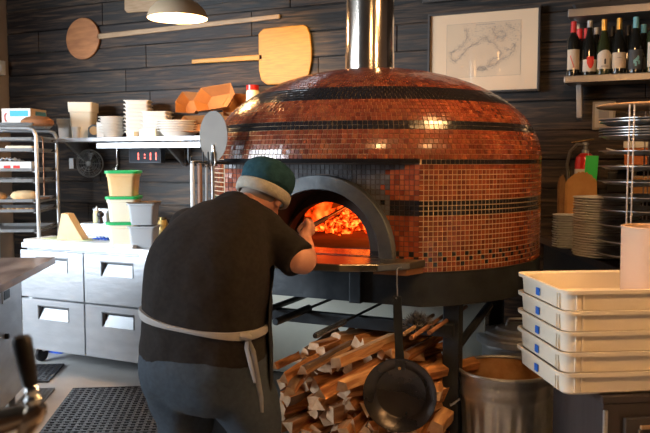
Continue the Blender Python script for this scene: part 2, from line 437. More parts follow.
# arch ring and throat
ar = MB(); N = 40
def archring(ro, ri, y0, y1, z0=AZ0-.05, cx=AX):
    o1 = [(cx+ro, z0)]+[(cx+ro*math.cos(PI*k/N), AZ0+ro*math.sin(PI*k/N)) for k in range(N+1)]+[(cx-ro, z0)]
    i1 = [(cx+ri, z0)]+[(cx+ri*math.cos(PI*k/N), AZ0+ri*math.sin(PI*k/N)) for k in range(N+1)]+[(cx-ri, z0)]
    m = MB()
    for k in range(len(o1)-1):
        a, b, c, d = o1[k], o1[k+1], i1[k+1], i1[k]
        vs = [(q[0], y, q[1]) for y in (y0, y1) for q in (a,b,c,d)]
        m.add(vs, [(0,1,2,3),(7,6,5,4),(0,4,5,1),(2,6,7,3)])
    m.add([(o1[0][0],y,o1[0][1]) for y in (y0,y1)]+[(i1[0][0],y,i1[0][1]) for y in (y1,y0)], [(0,1,2,3)])
    return m
archring(RO, RI, -F-.05, -F+.02).obj('arch_ring', soot, oven, smooth=True, bevel=.003)
archring(RI+.008, RI-.004, -F-.01, -F+.24).obj('throat', M('throat_black', (.03,.03,.032), .7), oven, smooth=True)
xr_ = aY(370,235,OC.y-F+.18).x-OC.x
archring(RI+.04, .215, -F+.18, -F+.25, cx=xr_-.215).obj('inner_arch', ropek, oven, smooth=True)
# chamber
ch = MB(); cr = .58; cc = Vector((AX-.02, .10))
loops = []
for i in range(0, 13):
    a = PI/2*i/12; zz = AZ0-.0+.40*math.sin(a); r = max(.01, cr*math.cos(a)**.8)
    loops.append([(cc.x+r*math.cos(2*PI*k/48), cc.y+r*math.sin(2*PI*k/48), zz) for k in range(48)])
vs = [p for l in loops for p in l]; fs = []
for i in range(12):
    for k in range(48):
        k2 = (k+1) % 48; pm = vs[i*48+k]
        if pm[1] < cc.y-.38 and abs(pm[0]-AX+.02) < .25 and pm[2] < AZ0+.26: continue
        fs.append((i*48+k2, i*48+k, (i+1)*48+k, (i+1)*48+k2))
ch.add(vs, fs)
chm = ch.obj('chamber', ropek, oven, smooth=True)
MB().prism([(cc.x+(cr+.01)*math.cos(2*PI*k/40), cc.y+(cr+.01)*math.sin(2*PI*k/40)) for k in range(40)], AZ0-.03, AZ0-.001).obj('chamber_floor', ropek, oven)
MB().box((AX, -F+.10, AZ0-.012), (2*RI-.01, .24, .02)).obj('hearth', hearthm, oven)
# landing shelf
shp = [(CW+.03,-F),(CW-.005,-F-.10),(CW-.10,-F-.21),(CW-.24,-F-.275),(.0,-F-.30),(-CW+.2,-F-.30),(-CW+.03,-F-.22),(-CW-.02,-F-.1),(-CW-.03,-F)]
MB().prism(shp, AZ0-.034, AZ0-.004).obj('landing_shelf', shelfst, oven, bevel=.004)
# copper coloured filler under shelf end
MB().prism([(CW+.02,-F-.0),(CW-.02,-F-.1),(CW-.16,-F-.11),(CW-.16,-F)], ZB, AZ0-.034).obj('shelf_bracket', floorcan, oven)
# skirt: round dark table ring with the flat front
def skirt(r, z0, z1, f):
    l = [(r*math.cos(a), r*math.sin(a)) for a in [(-PI/2+math.acos(f/r))+(2*PI-2*math.acos(f/r))*k/80 for k in range(81)]]
    return MB().prism(l, z0, z1)
skirt(OR+.004, .885, ZB-.003, F+.0).obj('steel_ring', blacks, oven, smooth=True)
MB().box((.20,-F-.02,.955), (.055,.035,.14)).obj('front_strut', blacks, oven, bevel=.004)
for (lx, ly) in ((.575,-.52),(-.44,-.62),(.55,.5),(-.6,.5)):
    MB().box((lx, ly, .4425), (.072,.072,.885)).obj('leg', blacks, oven, bevel=.004)
# cross bars and brace
MB().box((.09, -.60, .775), (1.02, .045, .055)).obj('crossbar', blacks, oven, bevel=.004)
MB().tube([loc_(aZ(458,346,3.24)),loc_(aZ(490,304,3.42))], .018, 8).obj('brace', blacks, oven)
MB().box((0, -.05, .245), (1.3, 1.1, .03)).obj('lower_shelf', blacks, oven)
# flue
fl = MB(); fc = Vector((-.041,.045,0))
fl.lathe([(.128,1.90),(.128,2.06),(.126,2.061),(.126,CEIL-.002)], 64, T=Matrix.Translation(fc))
fl.obj('flue', M('mirror_steel', (.86,.76,.66), .15, 1., rvar=.05, vs=3, st=(6,6,.6), bump=.06, bs=5), oven, smooth=True)
MB().lathe([(.136,1.930),(.136,1.955),(.129,1.958)], 64, T=Matrix.Translation(fc)).obj('flue_collar', steel, oven, smooth=True)
# tool rail with hooks
ra = loc_(aZ(227,163,3.46)); rb = loc_(aZ(189,162,3.40)); rc = loc_(aZ(189,148,3.40)); rwall = Vector((-CW-.03,-F+.02,ra.z))
MB().tube([rwall, ra, (ra+rb)/2, rb, rb+Vector((0,0,.01)), rc], .007, 8).obj('tool_rail', blacks, oven)
for px in (196, 208, 213, 217):
    q = loc_(aZ(px,163,3.40)); MB().tube([q+Vector((0,0,-.01)), q+Vector((.0,-.035,-.01)), q+Vector((.0,-.04,.03 if px < 205 else .05))], .0045, 6).obj('hook', blacks, oven)

# fire
fire = MB(); rnd = random.Random(3)
for k in range(230):
    u, v = rnd.random(), rnd.random()
    x = -.36+.80*u; y = .02+.42*v; h = .19*(1-abs(u-.55)*.9)*(.35+.9*v)
    zc = AZ0+.02+h*rnd.random(); s = rnd.uniform(.016,.045)
    rot = Matrix.Rotation(rnd.random()*6, 4, 'Z') @ Matrix.Rotation(rnd.random()*6, 4, 'X')
    fire.box((0,0,0), (s*1.6, s, s), T=Matrix.Translation((x, y, zc)) @ rot)
o = fire.obj('embers', ember); o.location = OC; tag(o, 'bed of glowing orange embers heaped inside the oven', 'embers'); o['kind'] = 'stuff'
for i, (a, b, r) in enumerate([((-.44,-.20,.10),(.0,.36,.30),.045), ((-.34,-.26,.05),(-.30,.35,.16),.04), ((-.18,.2,.26),(.30,.26,.24),.032), ((-.1,.35,.30),(.34,.05,.12),.03), ((-.40,.10,.22),(.12,.42,.33),.035)]):
    lb = MB(); a = Vector(a)+Vector((0,0,AZ0)); b = Vector(b)+Vector((0,0,AZ0)); lb.tube([a, a.lerp(b,.35)+Vector((0,0,.006)), a.lerp(b,.7), b], [r,r*1.05,r*.95,r*.85], 7)
    o = lb.obj('burning_log', charlog); o.location = OC
    tag(o, ['long burning log leaning up the left side of the fire','short charred log lying low at the left of the fire','charred log lying across the top of the fire','thin burning stick sloping down to the right of the fire','burning log leaning behind the others at the back left'][i], 'log', 'logs burning in the oven')
flm = MB()
for k in range(26):
    x = -.35+.75*rnd.random(); y = .05+.4*rnd.random(); h = rnd.uniform(.05,.13); zc = AZ0+.06+.13*rnd.random(); r = rnd.uniform(.008,.018)
    flm.tube([(x,y,zc),(x+rnd.uniform(-.01,.01),y,zc+h*.4),(x+rnd.uniform(-.03,.03),y,zc+h*.75),(x+rnd.uniform(-.03,.03),y,zc+h)], [r*.6,r,r*.5,.001], 7)
o = flm.obj('flames', flamem, smooth=True); o.location = OC; tag(o, 'small orange flames licking up from the embers in the oven', 'flames'); o['kind'] = 'stuff'

# ------------------------------------------------------------------ things hanging at the oven
# round turning peel in the hooks
pc = aZ(213.5,136,3.38)
t = thing('turning_peel', 'small round aluminium turning peel standing head up in the hooks left of the oven', 'pizza peel', (pc.x, pc.y, .55), R_(0))
D = MB(); T = Matrix.Translation((0,0,pc.z-.55)) @ Matrix.Rotation(R_(-12),4,'Z') @ Matrix.Rotation(PI/2,4,'X') @ Matrix.Scale(.78,4,(1,0,0))
pro = [(.112*math.cos(2*PI*k/40), .112*math.sin(2*PI*k/40)) for k in range(40)]
D.prism(pro, -.0015, .0015, T=T); D.obj('blade', M('peel_alu', (.20,.175,.145), .6, .1, (.15,.13,.11), 3), t)
D = MB(); D.tube([(0,-.006,pc.z-.55-.04),(-.012,-.008,pc.z-.55-.12)], .004, 6); D.tube([(0,-.006,pc.z-.55-.04),(.012,-.008,pc.z-.55-.12)], .004, 6)
D.tube([(-.012,-.008,pc.z-.55-.12),(0,-.008,pc.z-.55-.15),(.012,-.008,pc.z-.55-.12)], .004, 6); D.obj('fork', alu, t)
D = MB(); D.tube([(0,-.008,pc.z-.55-.13),(0,-.008,0)], .007, 8); D.obj('handle', alu, t)
def hang(name, label, cat, px, mat1, mat2, wd, y0, flat=.5):
    a = aZ(px, y0, 3.34)
    t = thing(name, label, cat, (a.x, a.y, a.z-.62))
    MB().tube([(0,0,.62),(0,0,.60),(0,0,.42),(0,0,.38)], [wd*.6,wd,wd,wd*.7], 10, flat=flat).obj('handle', mat1, t, smooth=True)
    MB().box((0,0,.20), (wd*1.8,.004,.40)).obj('blade', mat2, t, bevel=.001)
    MB().tube([(0,-.006,.612),(0,.02,.616),(0,.03,.60)], .0035, 6).obj('hanging_loop', blacks, t)
hang('scraper', 'white handled scraper hanging at the far left of the oven tool rail', 'scraper', 192, white, alu, .011, 161)
hang('oven_brush', 'brown wooden handled brush hanging beside the white scraper on the tool rail', 'brush', 199.5, handlew, blackp, .013, 163)
hang('long_spatula', 'thin grey spatula hanging between the wooden brush and the round peel', 'spatula', 206, greytub, alu, .007, 165)

# steel rods and tools lying on the crossbar
def rod(name, label, cat, px, py, length, r, m, r2=None, hl=.0, m2=None, mold=None):
    a = az(px, py, .80+r-.0025); t = thing(name, label, cat, a, 0)
    if hl: MB().tube([(0,0,0),(0,.01,0),(0,hl-.01,0),(0,hl,0)], [r*.8,r,r,r*.7], 12).obj('handle', m, t, smooth=True); MB().tube([(0,hl,0),(0,length,0)], r2, 8).obj('shaft', m2 or blacks, t)
    else: MB().tube([(0,0,0),(0,length,0)], r, 10, cap=True).obj('shaft', m, t, smooth=True)
    return t
# front faces of the rods rest on the crossbar (top .7975)
rod('oven_poker', 'steel poker with a bright pipe handle lying on the oven crossbar', 'poker', 315, 336, .95, .013, M('poker_handle', (.35,.38,.42), .25, .8), .006, .30)
rod('oven_rake', 'black rake with a thin shaft lying on the crossbar beside the cook', 'rake', 275, 322, .9, .017, blacks, .007, .34)
rod('iron_bar', 'plain black iron bar lying on the crossbar nearest the cook', 'bar', 250, 316, .8, .014, blacks)
rod('wooden_pole', 'brown wooden pole end poking out over the crossbar under the wire brush', 'pole', 411, 338, .6, .009, handlew)
rod('wooden_pole', 'brown wooden pole end lying on the crossbar closest to the oven leg', 'pole', 429, 333, .6, .009, handlew)
rod('wooden_pole', 'stubby pale pole end under the left side of the wire brush head', 'pole', 404, 334, .4, .009, tanw)
a = aZ(419, 333, 3.16)
t = thing('wire_brush', 'dark bristly wire brush head lying on poles above the crossbar', 'brush', (a.x+.01, a.y-.05, .79)); t.scale = (1.3,1.2,1.2)
bb = MB(); rn = random.Random(5)
for k in range(420):
    th = rn.random()*2*PI; ph = rn.uniform(-.1,1.0)*PI/2; d = Vector((math.cos(th)*math.cos(ph)*.060, math.sin(th)*math.cos(ph)*.05, abs(math.sin(ph))*.062))
    bb.add([d*.55+Vector((.003,0,0)), d*.55-Vector((.003,0,0)), d*rn.uniform(.85,1.15)], [(0,1,2)]); bb.add([d*.55+Vector((0,0,.003)), d*.55-Vector((0,0,.003)), d*rn.uniform(.85,1.15)], [(0,1,2)])
bb.obj('bristles', M('bristle', (.05,.05,.05), .4, .6, (.3,.28,.25), 90), t)
MB().lathe([(.001,0),(.03,0),(.034,.015),(.026,.032),(.001,.04)], 20).obj('head', blackp, t, smooth=True)

# frying pan on a hook from the landing shelf
a = aZ(401, 393, 2.80)
pan = thing('frying_pan', 'black carbon steel frying pan hanging from the oven landing shelf', 'frying pan', a, R_(12))
T = Matrix.Rotation(R_(90-6),4,'X')
MB().lathe([(.001,-.004),(.094,-.004),(.098,-.001),(.137,.045),(.139,.045),(.139,.048),(.135,.048),(.096,.003),(.092,.0),(.001,.0)], 64, T=T).obj('pan_body', M('seasoned_steel', (.045,.045,.05), .28, .7, (.07,.06,.055), 7, rvar=.12, bump=.08), pan, smooth=True, autos=50)
htop = aZ(397, 296, 2.80)-a; htop.rotate(Matrix.Rotation(-R_(12),3,'Z'))
hb = Vector((-.002,-.03,.115)); hd_ = htop
hm = MB(); pts = [hb+Vector((0,.01,-.02)), hb+Vector((0,.0,.03)), hb.lerp(hd_,.35), hb.lerp(hd_,.7), hd_]
wds = [.020,.017,.015,.017,.015]
for (p0,p1,w0,w1) in zip(pts,pts[1:],wds,wds[1:]):
    hm.add([p0+Vector((-w0,-.003,0)),p0+Vector((w0,-.003,0)),p1+Vector((w1,-.003,0)),p1+Vector((-w1,-.003,0)),p0+Vector((-w0,.003,0)),p0+Vector((w0,.003,0)),p1+Vector((w1,.003,0)),p1+Vector((-w1,.003,0))],[(0,1,2,3),(7,6,5,4),(0,4,5,1),(3,2,6,7),(0,3,7,4),(1,5,6,2)])
hm.obj('handle', blacks, pan, bevel=.001)
MB().lathe([(.004,0),(.006,.004),(.004,.008)], 12, T=Matrix.Translation(hb+Vector((0,-.002,-.01))) @ Matrix.Rotation(PI/2,4,'X')).obj('rivet', galvin, pan)
hk = aZ(397, 262, 2.80)
t = thing('pan_hook', 'thin wire hook on the landing shelf edge carrying the frying pan', 'hook', (hk.x, hk.y, htop.z+a.z-.012))
dz = AZ0-.004-(htop.z+a.z-.012)
MB().tube([(0,-.008,.006),(0,0,0),(0,.008,.006),(0,.006,.03),(0,0,.06),(0,0,dz+.004),(0,.02,dz+.006),(0,.05,dz+.005)], .0025, 8).obj('wire', alu, t)

# ------------------------------------------------------------------ sheet panel and firewood under the oven
MB_ = MB().box((0,0,.30), (1.30,.02,.60)); o = MB_.obj('sheet_metal_panel', panelm); o.location = (OC.x-.08, OC.y+.14, .261); tag(o, 'grey-green sheet metal panel standing behind the firewood', 'panel')
o = MB().box((0,0,.4), (.34,.02,.8)).obj('beige_board', beige); o.location = (OC.x+.93, OC.y+.42, 0); tag(o, 'beige board standing behind the oven leg and the metal bins', 'board')
def make_log(w, h, L, kind, seed, sm):
    r = random.Random(seed)
    if kind == 0: pts = [(-w/2,-h/2),(w/2,-h*.42),(w*.42,h/2),(-w*.38,h*.45)]
    elif kind == 1: pts = [(-w/2,-h*.4),(w*.45,-h*.5),(w*.1,h/2)]
    elif kind == 2: pts = [(-w*.45,-h*.3),(0,-h*.5),(w*.48,-h*.25),(w*.4,h*.35),(-w*.25,h*.5)]
    else: pts = [(-w/2,-h/2),(w*.5,-h*.3),(w*.5,h*.2),(w*.25,h*.42),(-w*.1,h*.5)]
    pts = [(x*r.uniform(.9,1.1), y*r.uniform(.9,1.1)) for x, y in pts]
    m = MB(); n = len(pts); K = 5; loops = []
    for i in range(K+1):
        s = r.uniform(.94,1.04); dx, dz = r.uniform(-.004,.004), r.uniform(-.004,.004)
        loops.append([(x*s+dx, -L/2+L*i/K+(r.uniform(-.006,.006) if i in (0,K) else 0), y*s+dz) for x, y in pts])
    m.loft(loops, 0, None, False, False); m.add(loops[0], [tuple(range(n))], 1); m.add(loops[-1], [tuple(range(n-1,-1,-1))], 1)
    if kind == 3:
        for q in range(len(m.mi)):
            if q < K*n and q % n in (2,3): m.mi[q] = 2
    me = m.obj('firewood_log', [sm, logends, bark], bevel=.0015); return me
protos = []
for i in range(14):
    w_, h_ = [(.072,.060),(.06,.07),(.078,.05),(.06,.055),(.05,.045),(.046,.04),(.082,.066)][i%7]
    protos.append((make_log(w_, h_, .36+.02*(i%3), i%4, i, logside if i%3 else logsid2), max(w_,h_)))
used = set()
def put_log(i, loc, rot, label, group):
    o, s = protos[i % 14]
    if i % 14 in used: o = o.copy(); C.objects.link(o)
    used.add(i % 14); o.location = loc; o.rotation_euler = rot; tag(o, label, 'firewood', group); return o
rl = random.Random(21)
x0 = aZ(278,400,3.0).x; x1 = OC.x+.575
n = 0
for r_ in range(10):
    zc = .260+.035+r_*.048; xx = x0-.12+(r_%2)*.03
    while xx < x1-.02:
        prog = (xx-x0)/(x1-x0); hmax = 8 if prog < .2 else (9 if prog < .75 else 7)
        if r_ < hmax:
            yaw = rl.uniform(-.5,.35); roll = rl.uniform(0,6.28)
            put_log(n, (xx+.02, 3.30+rl.uniform(-.07,.05)-.2+r_*.012, zc+rl.uniform(-.006,.006)), (rl.uniform(-.10,.16), roll, yaw),
                'split firewood log with its pale sawn end facing out of the pile', 'firewood logs stacked end-on under the oven'); n += 1
        xx += rl.uniform(.054,.068)
tops = [ # front px,py, Z ; back px,py,Z ; scale, label
    ((330,366,2.93),(398,336,3.30),0,'thick orange-brown split log lying on top of the pile, square end to the left'),
    ((318,394,2.90),(386,356,3.25),13,'long split log lying just under the thickest top log'),
    ((300,372,2.98),(352,343,3.35),3,'split log with bark lying slanted on the upper left of the pile'),
    ((283,377,2.98),(330,350,3.3),1,'thin three-sided split log slanting over the left of the pile'),
    ((274,366,3.0),(298,354,3.35),5,'short orange split log at the upper left end of the pile'),
    ((340,388,2.86),(392,366,3.15),6,'wide split log lying slanted next to the frying pan'),
    ((322,352,3.2),(352,338,3.5),8,'brown split log end poking up at the back of the pile'),
    ((388,352,3.1),(424,356,3.28),9,'pale split log lying at the back beside the oven leg'),
    ((288,392,2.93),(306,362,3.2),7,'dark sided split log leaning at the left of the pile'),
    ((382,346,3.2),(416,352,3.38),4,'pale small split log on the back of the pile behind the pan'),
    ((315,346,3.25),(368,330,3.6),2,'flat brown split log at the very back of the pile top'),
]
for (a, b, i, lab) in tops:
    A = aZ(*a); B = aZ(*b); d = B-A; mid = (A+B)/2
    yaw = math.atan2(-d.x, d.y); pit = math.atan2(d.z, math.hypot(d.x, d.y))
    lo_ = put_log(i, mid, (pit, random.uniform(-.2,.2), yaw), lab, None); lo_.scale = (.82, min(1.15, d.length/.38), .72)

# ------------------------------------------------------------------ galvanised bins
def bin_(loc, r, h, label, lid, scale=1):
    t = thing('metal_bin', label, 'trash can', loc, R_(20))
    rb = lambda a, z: (-.008*(0.5+0.5*math.cos(a*22)) if .06 < z < h-.13 else 0)
    n = 10; pr = [(r*.80,0)]+[(r*(.80+.14*k/n), .02+(h-.15)*k/n) for k in range(n+1)]+[(r*.955,h-.115),(r*.972,h-.105),(r*.955,h-.095),(r*.965,h-.06),(r*.985,h-.05),(r*.965,h-.04),(r*.975,h-.012)]
    MB().lathe(pr+[(r*.965,h-.012)]+[(r*.93,h-.06),(r*.88,h-.12),(r*.72,.03),(.001,.025)], 132, rib=rb, mis=[0]*(len(pr)-1)+[1]*6).obj('bin_body', [galv, galvin], t, smooth=True, autos=60)
    MB().tube([(r*math.cos(2*PI*k/48)*.985, r*math.sin(2*PI*k/48)*.985, h-.008) for k in range(48)], .008, 8, closed=True).obj('rim', galv, t, smooth=True)
    for s in (-1, 1): MB().tube([(s*r*.96,-.06,h-.13),(s*(r+.03),-.06,h-.16),(s*(r+.03),.06,h-.16),(s*r*.96,.06,h-.13)], .005, 8).obj('handle', galv, t, smooth=True)
    if lid:
        l = MB(); l.lathe([(r+.02,h-.03),(r+.022,h-.002),(r+.015,h+.006),(r*.9,h+.012),(r*.86,h+.022),(r*.62,h+.032),(r*.58,h+.042),(r*.3,h+.048),(.001,h+.05)], 64); lo = l.obj('lid', galv, t, smooth=True)
        MB().tube([(-.07,0,h+.045),(-.06,0,h+.085),(.06,0,h+.085),(.07,0,h+.045)], .006, 8).obj('lid_handle', galv, lo, smooth=True)
    return t
b1 = aZ(504, 371, 3.22); bin_((b1.x, b1.y, 0), .203, .60, 'open galvanised ribbed bin in front, empty, inside tinted as if warmly lit', False)
b2 = aZ(519, 340, 3.80); bin_((b2.x-.0, b2.y+.02, 0), .20, .60, 'galvanised bin with a lid standing behind the open bin', True)

# ------------------------------------------------------------------ counter with the dough trays (right front)
tc0 = aZ(561, 397, 2.40); cz = tc0.z-.004
e2 = Vector((math.cos(ISL), math.sin(ISL), 0)); e1 = Vector((-math.sin(ISL), math.cos(ISL), 0))
kc = aZ(603, 397, 2.42)
t = thing('serving_cabinet', 'dark wooden cabinet under the stack of dough trays', 'cabinet', (kc.x, kc.y, 0), ISL)
def cab(name, c, d, m, par=t, bv=.004): return MB().box(c, d).obj(name, m, par, bevel=bv)
cab('body', (.50,.20,cz/2-.012), (1.0,.40,cz-.026), darkw)
cab('top_board', (.50,.20,cz-.0125), (1.01,.41,.025), darkw)
cab('corner_post', (.008,-.004,cz/2-.02), (.016,.012,cz-.05), steel)
dr = cab('door', (.42,-.010,cz*.47), (.70,.02,cz*.86), M('door_dark', (.045,.04,.04), .5), t)
cab('door_moulding', (.42,-.024,cz*.86), (.60,.012,.012), tanw, dr, .002)
cab('door_moulding', (.12,-.024,cz*.48), (.012,.012,cz*.74), M('moulding', (.09,.07,.055), .5), dr, .002)
def dough_tray():
    t = thing('dough_tray', '', 'tray'); m = MB(); W, Dp, h = .66, .43, .078
    L = [rrect(W-.055,Dp-.055,.03,0), rrect(W-.03,Dp-.03,.035,.010), rrect(W-.022,Dp-.022,.035,h-.014), rrect(W+.002,Dp+.002,.04,h-.012), rrect(W+.004,Dp+.004,.04,h), rrect(W-.008,Dp-.008,.037,h+.001), rrect(W-.026,Dp-.026,.034,h-.006), rrect(W-.040,Dp-.040,.034,.012), rrect(W-.07,Dp-.07,.03,.006)]
    m.loft(L)
    rb = m
    for sx in (-1,1):
        for k in (0,1): rb.box((sx*(W/2-.052-.022*k), -Dp/2+.010, h/2), (.007,.006,h-.026)); rb.box((sx*(W/2-.010), -Dp/2+.052+.02*k, h/2), (.006,.007,h-.026))
    m.obj('tray_shell', cream, t, smooth=True)
    MB().box((-W/2+.0085, .02, h*.46), (.0025,.030,.026)).obj('blue_label', tape, t)
    return t
tr = dough_tray(); ts = .0686
org = Vector((tc0.x, tc0.y, 0)) + e2*.33 + e1*.215
tl = ['bottom of the five white plastic dough trays, resting on the cabinet', 'second dough tray from the bottom of the white stack', 'middle dough tray of the five stacked white trays', 'second dough tray from the top, just under the open one', 'top open dough tray of the white stack, holding the tan tub']
for k in range(5):
    q = tr if k == 0 else dup(tr, (0,0,0))
    seat(q, org+Vector((0,0,cz+.001+ts*k)), ISL); q['label'] = tl[k]; q['group'] = 'stacked dough trays'
pp = aZ(655, 280, 2.66)
t = thing('paper_tub', 'tall tan cylindrical tub standing in the top dough tray', 'tub', (pp.x, pp.y, cz+.001+ts*4+.013))
MB().lathe([(.108,0),(.116,.01),(.118,.245),(.118,.25),(.112,.25),(.108,.012),(.001,.01)], 48).obj('tub_wall', tubtan, t, smooth=True)
MB().tube([(.117*math.cos(2*PI*k/40), .117*math.sin(2*PI*k/40), .251) for k in range(40)], .0035, 6, closed=True).obj('rim', tubtan, t, smooth=True)

# ------------------------------------------------------------------ plate counter (right back)
PZ = 1.0
ca = az(541, 237, PZ); cb = az(612, 266, PZ)
d = (cb-ca).normalized(); ang = math.atan2(d.y, d.x); nrm = Vector((-d.y, d.x, 0))
if nrm.x < 0: nrm = -nrm
far = ca - d*.0
t = thing('plate_counter', 'dark wooden counter under the plates against the plank wall', 'counter', (ca.x, ca.y, 0), ang)
# local x runs from the far end toward the camera, local y = left normal
sg = 1 if nrm.dot(Vector((-math.sin(ang), math.cos(ang), 0))) > 0 else -1
def lc(x, y, z): return (x, sg*y, z)
pe = ca + d*((3.20-0)*0)   # far end of the edge
tw_ = (5.06-ca.y)/d.y; P0 = ca+d*tw_; P1 = ca+d*1.42
poly = [P0, P1, P1+Vector((cyw,syw,0))*.85, Vector((P0.x+1.75, 5.06, 0))]
poly = [Vector((p.x-ca.x, p.y-ca.y, 0)) for p in poly]
for p in poly: p.rotate(Matrix.Rotation(-ang,3,'Z'))
cen = sum(poly, Vector())/4
MB().prism([(p.x,p.y) for p in poly], PZ-.04, PZ).obj('counter_top', M('counter_brown', (.10,.065,.045), .4, 0, (.06,.04,.03), 5, (4,1,1)), t, bevel=.004)
MB().prism([(cen.x+(p.x-cen.x)*.96,cen.y+(p.y-cen.y)*.96) for p in poly], 0, PZ-.041).obj('counter_body', M('counter_black', (.02,.025,.032), .35), t, bevel=.003)
# plates
def make_plate(r, h=.014):
    m = MB(); m.lathe([(r*.55,0),(r*.58,0),(r*.62,.003),(r*.97,h*.8),(r,h),(r*.985,h+.002),(r*.93,h*.85),(r*.6,.006),(.001,.005)], 48)
    o = m.obj('plate', plate, smooth=True, autos=60); return o
ps = make_plate(.075); a = az(565.5, 248, PZ)
for k in range(14):
    o = ps if k == 0 else ps.copy()
    if k: C.objects.link(o)
    o.location = (a.x+random.uniform(-.003,.003), a.y+random.uniform(-.003,.003), PZ+.001+k*.0135)
    tag(o, 'small grey stoneware plate in the shorter stack at the counter end' if 0 < k < 13 else ('bottom small grey plate of the shorter stack' if k == 0 else 'top small grey plate of the shorter stack, rim fully seen'), 'plate', 'small plates in the shorter stack')
pb = make_plate(.165, .016); a2 = az(594, 258, PZ); 
for k in range(24):
    o = pb if k == 0 else pb.copy()
    if k: C.objects.link(o)
    o.location = (a2.x+random.uniform(-.003,.003)+.05, a2.y+random.uniform(-.003,.003)+.05, PZ+.001+k*.0128)
    tag(o, 'large grey dinner plate in the tall stack behind the wire rack' if 0 < k < 23 else ('bottom large grey plate of the tall stack' if k == 0 else 'top large grey plate of the tall stack'), 'plate', 'large plates in the tall stack')
# kraft paper bags
def scallop(name, label, px0, px1, py0, py1, Z, m):
    A = aZ(px0, py1, Z); B = aZ(px1, py0, Z); wd = (B-A).dot(Vector((cyw,syw,0))); hh = B.z-A.z
    t = thing(name, label, 'paper bag', (A.x, A.y, PZ+.001), YAW); hh = B.z-PZ
    for dy, nm in ((0,'front_sheet'),(.035,'back_sheet')):
        pts = [(0,0),(wd,0),(wd*1.03,hh*.55)]
        for k in range(19):
            u = k/18; pts.append((wd*(1.0-u), hh*(.80+.20*math.sin(PI*(.06+.88*u))**.6)+.005*math.sin(k*2.4)-(dy*.3)))
        pts.append((-wd*.03, hh*.5))
        T = Matrix.Translation((0,dy,0)) @ Matrix.Rotation(PI/2-.05,4,'X')
        MB().prism(pts, -.0025, .0025, T=T).obj(nm, m, t)
    MB().box((wd/2,.018,.01),(wd*.9,.03,.02)).obj('base', m, t)
scallop('kraft_paper_bag', 'brown kraft paper bag with a scalloped top behind the small plates', 567, 598, 172, 240, 4.05+.27, kraft)
scallop('kraft_paper_bag', 'narrow dark brown paper bag at the left of the larger kraft bag', 559, 567, 175, 240, 4.45, kraftd)
# fire extinguisher
a = aY(584, 205, 4.98)
ze = aY(584,153,4.98).z
t = thing('fire_extinguisher', 'red fire extinguisher with a green tag hanging on the plank wall', 'fire extinguisher', (a.x, 4.985, ze-.40))
MB().lathe([(.001,0),(.05,0),(.06,.008),(.062,.02),(.062,.34),(.056,.375),(.03,.398),(.02,.40)], 32).obj('cylinder', redp, t, smooth=True)
MB().lathe([(.0635,.10),(.0635,.30)], 32).obj('label_band', lab_w, t)
MB().lathe([(.022,.395),(.022,.42),(.012,.425),(.012,.445),(.02,.45),(.02,.465),(.001,.467)], 20).obj('valve', galv, t, smooth=True)
MB().box((.05,-.005,.475), (.14,.02,.008), T=Matrix.Rotation(-R_(8),4,'Y')).obj('lever', brass, t, bevel=.002)
MB().box((.05,-.005,.445), (.10,.018,.008), T=Matrix.Rotation(R_(16),4,'Y')).obj('carry_handle', alu, t, bevel=.002)
MB().tube([(-.01,-.01,.45),(-.05,-.015,.455),(-.09,-.02,.41),(-.105,-.02,.33),(-.095,-.01,.20),(-.075,-.0,.08)], .010, 8).obj('hose', M('hose', (.08,.075,.07), .5), t, smooth=True)
MB().tube([(.02,-.04,.41),(.025,-.062,.37)], .002, 6).obj('tag_cord', white, t)
MB().box((.028,-.069,.30), (.075,.003,.17), T=Matrix.Rotation(R_(3),4,'Y')).obj('green_tag', greenl, t)
MB().box((0,.075,.30), (.05,.03,.12)).obj('wall_bracket', galv, t)
# small framed certificate
A = aY(592,130,5.07); B = aY(616,101,5.07)
t = thing('framed_certificate', 'small framed certificate on the plank wall above the extinguisher', 'picture frame', (A.x, 5.075, A.z))
wd, hh = B.x-A.x, B.z-A.z
MB().box((wd/2,0,hh/2), (wd,.02,hh)).obj('frame', M('cert_frame', (.25,.20,.14), .5), t, bevel=.003)
MB().box((wd/2,-.011,hh/2), (wd-.03,.003,hh-.03)).obj('paper', M('cert_paper', (.42,.36,.28), .7), t)
MB().box((wd/2,-.013,hh*.55), (wd*.45,.002,hh*.28)).obj('print', inkg, t)

# wire pizza pan rack
pr = thing('pan_rack', 'chrome wire rack holding round pizza pans on the plate counter', 'rack', (0,0,0))
RZ = 3.42; rc0 = aZ(651, 258, RZ); pr.location = (rc0.x, rc0.y, PZ+.001); pr.rotation_euler = (0,0,YAW)
postpx = [(606.5,-.05),(643,.20)]
rr = .212
xs = (607-651)/750*(RZ-.2)
def post(x, y):
    m = MB()
    for dx in (-.010,.010): m.tube([(x+dx,y,0),(x+dx,y,.735)], .0038, 8)
    m.obj('post', M('rack_wire', (.62,.60,.62), .35, .4), pr, smooth=True)
post(xs, -.20); post(.073, .255); post(-xs, -.20)
bs = MB(); bs.tube([(xs,-.20,.004),(.073,.255,.004),(-xs,-.20,.004)], .004, 8); bs.tube([(xs,-.20,.004),(-xs,-.20,.004)], .004, 8); bs.obj('base_frame', chrome, pr)
ys = [255,242,226,211,198,183,168,153,138]
def make_pan():
    t = thing('pizza_pan', '', 'pizza pan')
    MB().lathe([(.001,0),(.205,0),(.226,.011),(.240,.0125),(.240,.0155),(.225,.0145),(.204,.0025),(.001,.0025)], 56).obj('dish', greyalu, t, smooth=True)
    return t
pp0 = make_pan(); first = True
names = ['lowest','second lowest','third lowest','fourth lowest','fifth lowest','sixth lowest','seventh lowest','eighth lowest']
